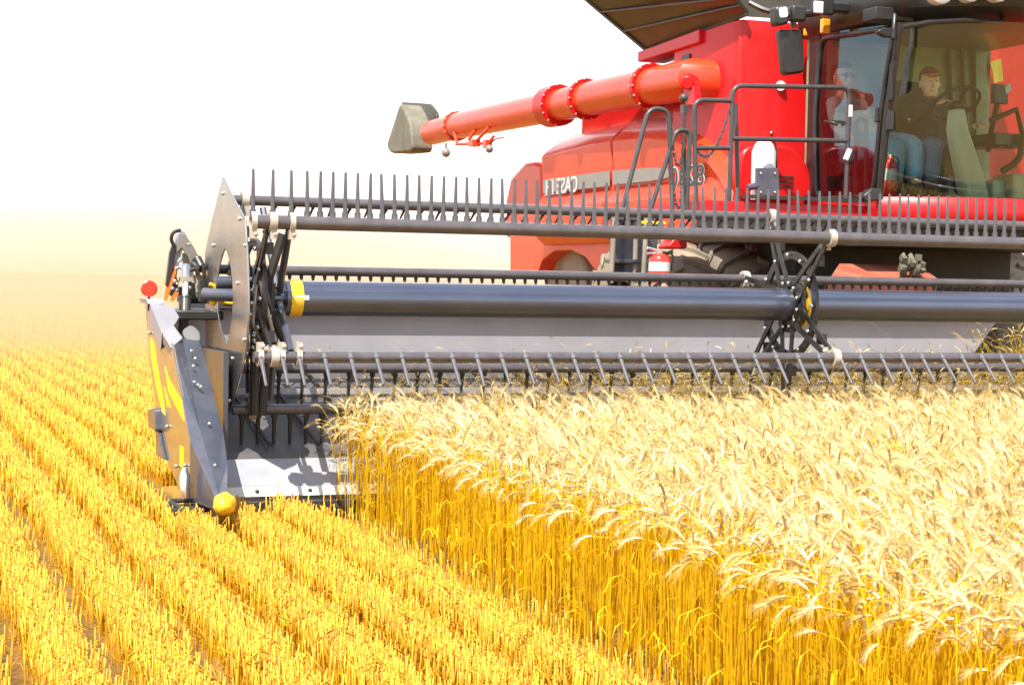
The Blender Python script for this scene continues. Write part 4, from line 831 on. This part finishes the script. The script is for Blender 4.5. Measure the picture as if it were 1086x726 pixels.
def wheat_template(rng):
    T = TM(); H = .70; th1 = rad(rng.choice([5, 18, 35, 55, 80])+rng.normal(0, 6)); bow = rng.normal(0, .015)
    p = np.array([0, 0, 0.]); pts = [p.copy()]; n = 9; L = H*1.02; ang = 0
    for i in range(n):
        t = (i+1)/n; ang = bow*math.sin(t*3)+th1*max(0, (t-.68)/.32)**1.6
        p = p+np.array([math.sin(ang), 0, math.cos(ang)])*L/n; pts.append(p.copy())
    T.tube(pts, [.0022]*5+[.0018]*(n-4), 3, 0)
    hp = [p.copy()]; hl = rng.uniform(.062, .09); rs = [.003]; k = 7; dirs = []
    for i in range(k):
        ang += rad(rng.uniform(3, 9)); d = np.array([math.sin(ang), 0, math.cos(ang)]); dirs.append(d); p = p+d*hl/k; hp.append(p.copy()); rs.append((.0064 if i % 2 == 0 else .0046)*(1-.45*(i/k)**2))
    T.tube(hp, rs, 5, 1)
    for i in range(k):
        for sgn in (-1, 1, -.3, .3, -.6, .6):
            d = dirs[i]; o = np.array([0, sgn, 0])*rng.uniform(.12, .3)+np.cross(d, [0, 1, 0])*rng.normal(0, .16)
            dd = d+o; dd /= np.linalg.norm(dd); T.spike(hp[i]+o*.004, hp[i]+dd*rng.uniform(.05, .085), .0006, 1)
    for q in range(int(rng.random() < .35)):       # dry leaf
        i = rng.integers(2, 6); s_ = rng.choice([-1, 1]); b = pts[i]; l = rng.uniform(.1, .2)
        T.blade([b, b+np.array([s_*l*.35, .02, l*.35]), b+np.array([s_*l*.7, .03, l*.25]), b+np.array([s_*l*.85, .04, -l*.15])], [.003, .004, .003, .0008], 0)
    return T.done()
def scatter(name, mats, temps, P, az, sc, lean, rng, label, cat):
    V, F, MI, TI = [], [], [], []; nv = 0; idx = rng.integers(0, len(temps), len(P))
    for k, (tv, tf, tm) in enumerate(temps):
        s = np.where(idx == k)[0]
        if not len(s): continue
        c, d = np.cos(az[s]), np.sin(az[s]); q = tv[None]*sc[s][:, None, :]
        X = q[..., 0]*c[:, None]-q[..., 1]*d[:, None]; Y = q[..., 0]*d[:, None]+q[..., 1]*c[:, None]; Z = q[..., 2]
        X = X+Z*lean[s, 0:1]; Y = Y+Z*lean[s, 1:2]
        A = np.stack([X+P[s, 0:1], Y+P[s, 1:2], Z+P[s, 2:3]], -1); n = tv.shape[0]
        V.append(A.reshape(-1, 3)); F.append((tf[None]+(nv+np.arange(len(s))*n)[:, None, None]).reshape(-1, 3)); nv += len(s)*n
        MI.append(np.tile(tm, len(s))); TI.append(np.repeat(np.clip(rng.normal(.5, .28, len(s)), 0, 1), n))
    V = np.concatenate(V); F = np.concatenate(F); MI = np.concatenate(MI); TI = np.concatenate(TI)
    me = bpy.data.meshes.new(name); me.vertices.add(len(V)); me.vertices.foreach_set('co', V.astype(np.float32).ravel())
    me.loops.add(len(F)*3); me.loops.foreach_set('vertex_index', F.astype(np.int32).ravel())
    me.polygons.add(len(F)); me.polygons.foreach_set('loop_start', np.arange(0, len(F)*3, 3, dtype=np.int32))
    for m in mats: me.materials.append(m)
    me.polygons.foreach_set('material_index', MI.astype(np.int32)); me.update(calc_edges=True)
    at = me.attributes.new('tint', 'FLOAT', 'POINT'); at.data.foreach_set('value', TI.astype(np.float32))
    o = bpy.data.objects.new(name, me); COL.objects.link(o); o.location = ORG; o.rotation_euler = (0, 0, YAW)
    o['kind'] = 'stuff'; o['label'] = label; o['category'] = cat; print(name, len(P), len(F)); return o
def visible(P, h, m=60, side=420):
    keep = np.zeros(len(P), bool)
    for z in (0, h):
        Q = P.copy(); Q[:, 2] += z; x, y, d = vproj(Q); keep |= (x > -side) & (x < W0+side) & (y > -m) & (y < H0+m+160) & (d > .6)
    return keep
rng = np.random.default_rng(5)
# standing crop, its cut edge along u = 0
n_ = 56000; U = rng.uniform(-.1, 8.9, n_); Vv = rng.uniform(-9.2, -.12, n_); edge = .22+.1*np.clip((Vv+4)/2.8, 0, 1)+.035*np.sin(Vv*2.3)+.02*np.sin(Vv*7.1)
ok = U > edge+rng.normal(0, .02, n_)
P = np.stack([U, Vv, np.zeros(n_)], -1)[ok]; P = P[visible(P, .72, 40)]
near_edge = P[:, 0] < .45
az = np.where(rng.random(len(P)) < .5, rng.normal(math.pi, .7, len(P)), rng.uniform(0, 2*math.pi, len(P)))
az = np.where(near_edge & (rng.random(len(P)) < .75), rng.normal(.3, 1.3, len(P)), az)
sc = np.repeat(rng.normal(.9, .055, len(P))[:, None], 3, 1)
lean = rng.normal(0, .028, (len(P), 2)); lean[:, 0] += np.where(near_edge, -.05*rng.random(len(P))**3, -.0)
temps = [wheat_template(rng) for _ in range(28)]
scatter('standing_wheat', [M['straw'], M['ear']], temps, P, az, sc, lean, rng, 'ripe golden wheat with pale bearded ears, standing uncut right of the stubble', 'wheat')
# stubble in drill rows
def stub_template(rng, fat=1.0):
    T = TM(); h = rng.uniform(.12, .19); k = rng.normal(0, .012); T.tube([(0, 0, 0), (k*.4, 0, h*.5), (k, 0, h)], [.0026*fat, .0026*fat, .0024*fat], 4, 0)
    if rng.random() < .3: T.blade([(0, 0, h*.3), (.02, .01, h*.62), (.05, .015, h*(.45+.4*rng.random()))], [.003*fat, .003*fat, .001], 0)
    if rng.random() < .12: T.tube([(k, 0, h), (k+.05, .01, h-.03)], [.0022*fat, .002*fat], 4, 0)
    return T.done()
def stubble(name, d0, d1, dens, fat, hs, sig, label):
    # area sampled in the machine frame
    d = d1+8; umin, umax = -.6*d, .5*d
    k0, k1 = int(math.floor((umin+1.39)/.33)), int(math.ceil((umax+1.39)/.33))
    ks = np.arange(k0, k1); rows = ks*.33-1.39
    L = d1+24; n = int(dens*.33*L); PU = np.repeat(rows, n)+rng.normal(0, sig, n*len(rows)); PV = rng.uniform(-9, d1+15, n*len(rows))
    P = np.stack([PU, PV, np.zeros(len(PU))], -1)
    P = P[~((P[:, 0] > .18) & (P[:, 1] < -.1))]; x, y, dd = vproj(P); P = P[(dd > d0) & (dd <= d1)]; P = P[visible(P, .25, 30)]
    P = P[~((P[:, 0] > -.75) & (P[:, 1] > -.42) & (P[:, 1] < 1.5))]; P = P[~((P[:, 0] > 3.6) & (P[:, 1] > 1.5) & (P[:, 1] < 9))]
    c = rng.random(len(P)) < (.85+.15*np.sin(P[:, 0]*19+P[:, 1]*3.1)*np.sin(P[:, 1]*5.3+P[:, 0]*7)); P = P[c]
    az = rng.uniform(0, 6.28, len(P)); sc = np.repeat(rng.normal(1, .1, len(P))[:, None], 3, 1); sc[:, 2] *= hs; lean = rng.normal(0, .045, (len(P), 2))
    scatter(name, [M['stub']], [stub_template(rng, fat) for _ in range(20)], P, az, sc, lean, rng, label, 'stubble')
stubble('stubble', 4.5, 9.5, 2700, .9, .95, .049, 'short cut golden straw stubble in rows, nearest the camera left of the standing wheat')
stubble('stubble', 9.5, 18, 1200, 1.4, .95, .049, 'rows of golden stubble left of the header divider, in the middle distance')
stubble('stubble', 18, 36, 360, 2.5, .97, .05, 'far rows of golden stubble fading into the dust on the left')
stubble('stubble', 36, 80, 70, 5.0, 1.0, .045, 'faint farthest rows of stubble under the dust on the left')
# loose straw lying about, and cut crop on the deck
T = []
for _ in range(8):
    q = TM(); l = rng.uniform(.06, .2); q.tube([(-l/2, 0, 0), (0, rng.normal(0, .01), rng.uniform(0, .02)), (l/2, 0, rng.normal(0, .01))], [.0022]*3, 3, 0); T.append(q.done())
n_ = 900; P = np.stack([rng.uniform(-6, .2, n_), rng.uniform(-6, 8, n_), rng.uniform(.004, .04, n_)], -1); P = P[visible(P, .1, 20)]
scatter('loose_straw', [M['straw']], T, P, rng.uniform(0, 6.28, len(P)), np.ones((len(P), 3)), np.zeros((len(P), 2)), rng, 'loose broken straw and chaff lying among the stubble rows', 'straw')
n_ = 5200; U = rng.uniform(.35, 6.6, n_); V_ = rng.uniform(-.1, .9, n_); ok = rng.random(n_) < np.clip((U-.2)/3.2, .1, 1); U, V_ = U[ok], V_[ok]
P = np.stack([U, V_, .36+.33*V_+rng.uniform(-.15, .05, len(U))], -1)
tz = np.array([.6, .6, .5])
scatter('cut_wheat', [M['straw'], M['ear']], temps, P, rng.uniform(0, 6.28, len(P)), np.tile(tz, (len(P), 1))*rng.uniform(.6, 1, (len(P), 1)), rng.normal(0, .8, (len(P), 2)), rng, 'freshly cut wheat tumbling on the draper deck behind the reel', 'wheat')
n_ = 110; pc = at_v(1062, 366, .95); P = np.stack([rng.normal(pc.x+.25, .25, n_), rng.normal(pc.y, .15, n_), pc.z-.26+rng.normal(0, .05, n_)], -1)
scatter('cut_wheat', [M['straw'], M['ear']], temps, P, rng.uniform(0, 6.28, n_), np.tile(tz, (n_, 1)), rng.normal(0, .9, (n_, 2)), rng, 'heap of cut wheat piling up at the right end of the back sheet', 'wheat')
